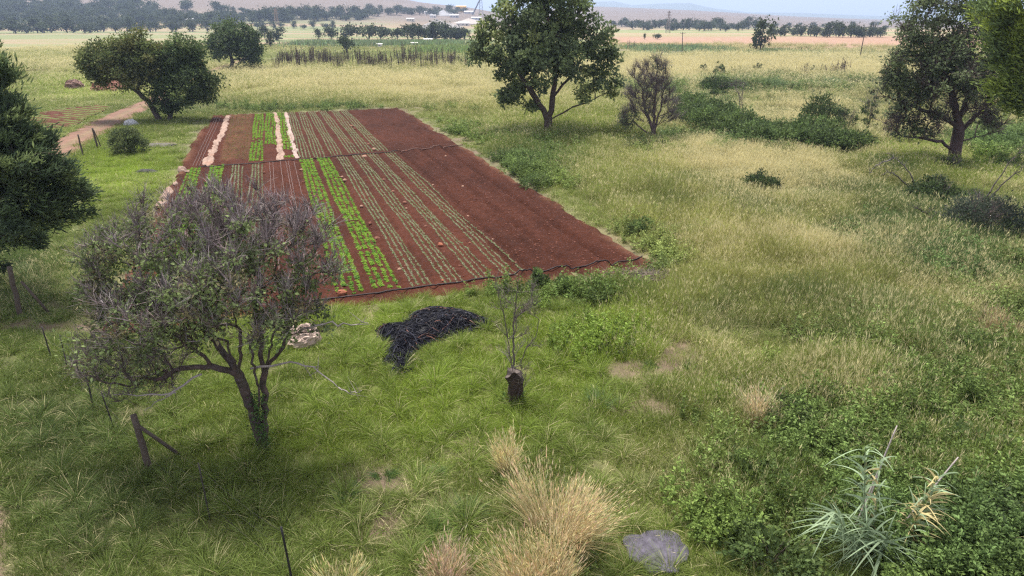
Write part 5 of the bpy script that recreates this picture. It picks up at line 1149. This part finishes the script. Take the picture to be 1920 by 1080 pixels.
def ribbon_reeds(name, label, x0, x1, y, h, n, col, seed, dp=2.0):
    g = np.random.default_rng(seed); px = g.uniform(x0, x1, n); py = y + g.uniform(-dp, dp, n) ; P = np.array([atg(a, b) for a, b in zip(px[:60], py[:60])])
    A0, A1 = np.array(atg(x0, y)), np.array(atg(x1, y)); t = g.random(n)[:, None]; B = A0 + (A1 - A0) * t + np.stack([g.normal(size=n) * 4, g.normal(size=n) * 11, np.zeros(n)], 1); B = B[vn(B[:, 0], B[:, 1], 7, seed) > .3 + .25 * g.random(n)]; n = len(B); B[:, 2] = gz(B[:, 0], B[:, 1])
    mb = MB(); D = np.stack([g.normal(size=n) * .2, g.normal(size=n) * .2, np.ones(n)], 1); ribbons(mb, B, D, h * g.uniform(.6, 1.1, n), .30, jit(g, n, np.array(col) * 1.25, .25), g.uniform(.05, .4, n), g, 3); tag(mb.obj(name, M_LEAF), label, 'reeds', kind='stuff')
ribbon_reeds('reed_bed', 'pale green reed bed before the far tree row', 560, 750, 84, 2.8, 5000, (.14, .19, .10), 1)
ribbon_reeds('reed_bed', 'green reed strip below the far dark tree row', 750, 890, 83, 2.4, 3500, (.14, .20, .095), 2)
ribbon_reeds('reed_bed', 'green reed patch left of the meadow tree', 800, 885, 95, 2.2, 2500, (.16, .22, .08), 3)
ribbon_reeds('reed_bed', 'blue-green reed strip along the gravel road', 1165, 1345, 94, 2.2, 4500, (.14, .20, .10), 4)
ribbon_reeds('reed_bed', 'low green verge by the big round roadside tree', 1400, 1500, 97.5, 1.3, 2200, (.13, .18, .08), 5)

def boxm(mb, c, s, C, m=0):
    V = np.array([[x, y, z] for z in (0, 1) for y in (-.5, .5) for x in (-.5, .5)]) * np.array(s) + np.array(c); mb.add(V, [[0, 2, 3, 1], [4, 5, 7, 6], [0, 1, 5, 4], [2, 6, 7, 3], [0, 4, 6, 2], [1, 3, 7, 5]], C=C, m=m)
def building(name, label, px, py, w, d, h, wall, roofc, seed, nwin=4):
    x, y, z = atg(px, py); root = thing(name, (x, y, z), label, 'building'); mb = MB(); boxm(mb, (0, 0, -1), (w, d, h + 1), wall); mb.obj('wall', M_WALL, root)
    rf = MB(); V = np.array([[-w / 2 - .4, -d / 2 - .4, h], [w / 2 + .4, -d / 2 - .4, h], [w / 2 + .4, d / 2 + .4, h], [-w / 2 - .4, d / 2 + .4, h], [-w / 2 - .4, 0, h + d * .16], [w / 2 + .4, 0, h + d * .16]]); rf.add(V, [[0, 1, 5, 4], [2, 3, 4, 5]], [[0, 4, 3], [1, 2, 5]], C=roofc); rf.obj('roof', M_WALL, root)
    for i in range(nwin):
        m = MB(); boxm(m, ((i - (nwin - 1) / 2) * w / nwin, -d / 2 - .06, h * .4), (w / nwin * .4, .1, h * .28), (.04, .045, .05)); m.obj('window', M_METAL, root)
    m = MB(); boxm(m, (w * .32, -d / 2 - .08, 0), (w * .1, .12, h * .35), (.07, .06, .05)); m.obj('door', M_METAL, root); return root
building('quarry_plant', 'yellow-orange quarry plant building by the steel tower', 865, 22.5, 17, 9, 8.5, (.62, .36, .10), (.55, .38, .16), 1)
for px, py, w, h, lab, c in [(803, 27, 10, 3.2, 'white low shed at the quarry', (.72, .72, .74)), (838, 25, 14, 3.0, 'grey-walled shed left of the yellow plant', (.42, .43, .47)), (880, 26, 16, 3.0, 'long pale shed right of the yellow plant', (.62, .63, .68)), (893, 38, 13, 3.0, 'pale blue shed before the quarry tower', (.55, .6, .7)),
                             (770, 40, 9, 3, 'small cream shed in the trees left of the quarry', (.6, .56, .48)), (852, 33, 12, 3, 'low grey shed behind the gravel heap', (.5, .5, .54)), (868, 48, 14, 2.5, 'long low wall-like shed on the spoil ground', (.55, .52, .5)), (812, 33, 8, 3, 'tiny white house under the quarry sheds', (.72, .71, .7)), (430, 30, 10, 3, 'cream house in the hazed belt', (.55, .52, .47)), (590, 30, 10, 3, 'white house in a gap of the hazed belt', (.68, .67, .65)), (126, 3, 14, 4, 'white farmhouse high in the wood', (.75, .75, .75)), (188, 1.5, 14, 4, 'second white farmhouse high in the wood', (.75, .75, .75)), (350, 44, 16, 3.5, 'pale tan shed in the gap of the wood', (.5, .45, .36))]:
    building('farm_shed', lab, px, py, w, w * .6, h, c, (.5, .5, .52), 2, 3)
def heap(name, label, px, py, r, h, col, seed):
    x, y, z = atg(px, py); mb = MB(); n1, n2 = 28, 12; V = []
    for t in np.linspace(0, 1, n2):
        for a in np.arange(n1) * 2 * math.pi / n1:
            e = 1 + .22 * math.sin(a * 2 + seed) + .12 * math.sin(a * 5 + seed); V.append([math.cos(a) * r * t * e * 1.3, math.sin(a) * r * t * e, h * (1 - t) ** .95 * (1 + .1 * math.sin(a * 3 + 4 * t)) - .4])
    i = np.arange(n1 * n2).reshape(n2, n1); q = np.stack([i[:-1], i[1:], np.roll(i, -1, 1)[1:], np.roll(i, -1, 1)[:-1]], -1).reshape(-1, 4); mb.add(np.array(V), q, C=col); tag(mb.obj(name, M_ROCK, smooth=True, loc=(x, y, z)), label, 'gravel heap')
heap('gravel_heap', 'large grey gravel heap in front of the quarry', 818, 54, 15, 9, (.24, .225, .215), 1)
heap('gravel_heap', 'lower grey gravel heap leaning on the large one', 843, 52, 10, 5, (.26, .24, .23), 2)
heap('gravel_heap', 'bluish gravel heap beside the quarry sheds', 832, 29, 14, 8, (.27, .27, .29), 3)
heap('gravel_heap', 'flat spoil heap behind the meadow tree', 880, 44, 20, 6, (.30, .27, .25), 4)
def lattice(name, label, px, py, h, w, col, arms, cat='pylon', leanx=0):
    x, y, z = atg(px, py); root = thing(name, (x, y, z), label, cat); mb = MB(); n = 8; zz = np.linspace(0, h, n + 1); ww = w * (1 - .82 * zz / h)
    cor = [np.array([[sx * ww[i] / 2, sy * ww[i] / 2, zz[i]] for i in range(n + 1)]) for sx in (-1, 1) for sy in (-1, 1)]; r = max(.10, h * .006)
    for c in cor: tubes(mb, c[:-1], c[1:], np.full(n, r), np.full(n, r), sides=4, C=col)
    for a, b in ((0, 1), (1, 3), (3, 2), (2, 0)):
        tubes(mb, cor[a][:-1], cor[b][1:], np.full(n, r * .6), np.full(n, r * .6), sides=3, C=col); tubes(mb, cor[b][:-1], cor[a][1:], np.full(n, r * .6), np.full(n, r * .6), sides=3, C=col)
    mb.obj('mast', M_METAL, root)
    for f, L in arms:
        m = MB(); boxm(m, (0, 0, h * f), (L, .3, .3), col); tubes(m, np.array([[-L / 2, 0, h * f], [L / 2, 0, h * f]]), np.array([[0, 0, h * f + 1.6]] * 2), np.full(2, r * .6), np.full(2, r * .6), sides=3, C=col); m.obj('cross_arm', M_METAL, root)
    return root
lattice('pylon', 'tall rust-brown lattice pylon before the hazy belt', 520, 52, 18, 4.5, (.30, .19, .14), ((.72, 7), (.88, 5)))
lattice('pylon', 'slim grey lattice pylon beyond the stubble field', 1252, 62, 16, 3.2, (.20, .16, .15), ((.8, 4.0), (.92, 3.0)))
t = lattice('quarry_tower', 'steel quarry tower with slanting conveyor beside the yellow plant', 902, 30, 34, 7, (.17, .18, .22), ((.95, 6),), 'tower')
m = MB(); tubes(m, np.array([[-15., 0, 0], [-14., 0, 0]]), np.array([[0, 0, 27.], [1., 0, 27.]]), np.full(2, .7), np.full(2, .7), sides=5, C=(.19, .2, .24)); m.obj('conveyor', M_METAL, t)
def pole(label, b, tp, r=.13):
    x, y, z = atg(*b); q = atY(tp[0], tp[1], y); root = thing('utility_pole', (x, y, z), label, 'utility pole'); T = np.array([q[0] - x, 0, q[1] - z]); mb = MB(); poly_tube(mb, np.array([[0, 0, -.4], T * .5, T]), [r * 1.2, r, r * .8], 7, C=(.06, .045, .04)); mb.obj('post', M_WOOD, root, smooth=True)
    m = MB(); boxm(m, T * .93, (1.8, .12, .12), (.06, .045, .04)); ca = m.obj('cross_arm', M_WOOD, root)
    for s in (-.8, 0, .8):
        m = MB(); tubes(m, T * .93 + np.array([s, 0, .1]), T * .93 + np.array([s, 0, .35]), [.06], [.05], sides=6, C=(.4, .38, .36)); m.obj('insulator', M_METAL, ca)
pole('upright wooden utility pole at the reeds along the road', (1279, 97), (1280, 60)); pole('leaning wooden utility pole beside the road before the stubble field', (1612, 110), (1620, 67))
def wood_mass():
    g = np.random.default_rng(777); P = []
    while len(P) < 170:
        px = g.uniform(-60, 720); py = g.uniform(4, 57); top = np.interp(px, [-60, 150, 230, 430, 700, 720], [2, 3, 10, 24, 27, 30]); bot = np.interp(px, [-60, 400, 450, 720], [56, 54, 46, 38])
        if py < top or py > bot or vn(np.array(px), np.array(py * 6), 40, 3) < .45: continue
        P.append(atg(px, py))
    P = np.array(P); n = len(P); c = bpy.data.collections.new('wood_kinds')
    for i, m_ in enumerate(FT): c.objects.link(bpy.data.objects.new('wood_kind_%d' % i, m_))
    s = g.uniform(.8, 1.6, n); scatter('hillside_wood', 'blue-hazed wood covering the foot of the brown hill', 'wood', P, np.stack([np.zeros(n), np.zeros(n), g.random(n) * 6.28], 1), np.stack([s * 1.35, s * 1.35, s], 1), g.integers(0, 6, n), np.ones((n, 3)) * .1, np.zeros(n), c)
wood_mass()
# distant white specks: sheds and troughs in the far meadow
for px, py, w, h, lab, c in [(712, 88, 1.6, 1.1, 'small white trough on the far meadow', (.8, .8, .8)), (777, 85, 2.2, 1.0, 'low white trough by the reeds', (.7, .68, .64)), (803, 80, 3.2, 1.5, 'white hut on the reed strip', (.75, .74, .72))]:
    building('field_hut', lab, px, py, w, w * .6, h, c, c, 3, 1)

# ------------------------------------------------------------------ haze
def haze():
    mb = MB(); boxm(mb, (0, 5800, -40), (26000, 13600, 330), (1, 1, 1)); m, nt, out = newmat('haze_air'); v = N(nt, 'ShaderNodeVolumePrincipled'); v.inputs['Color'].default_value = (.56, .71, 1.0, 1); v.inputs['Density'].default_value = .00022; v.inputs['Anisotropy'].default_value = .2
    nt.links.new(v.outputs[0], out.inputs['Volume']); tag(mb.obj('haze', m), kind='stuff')
haze()
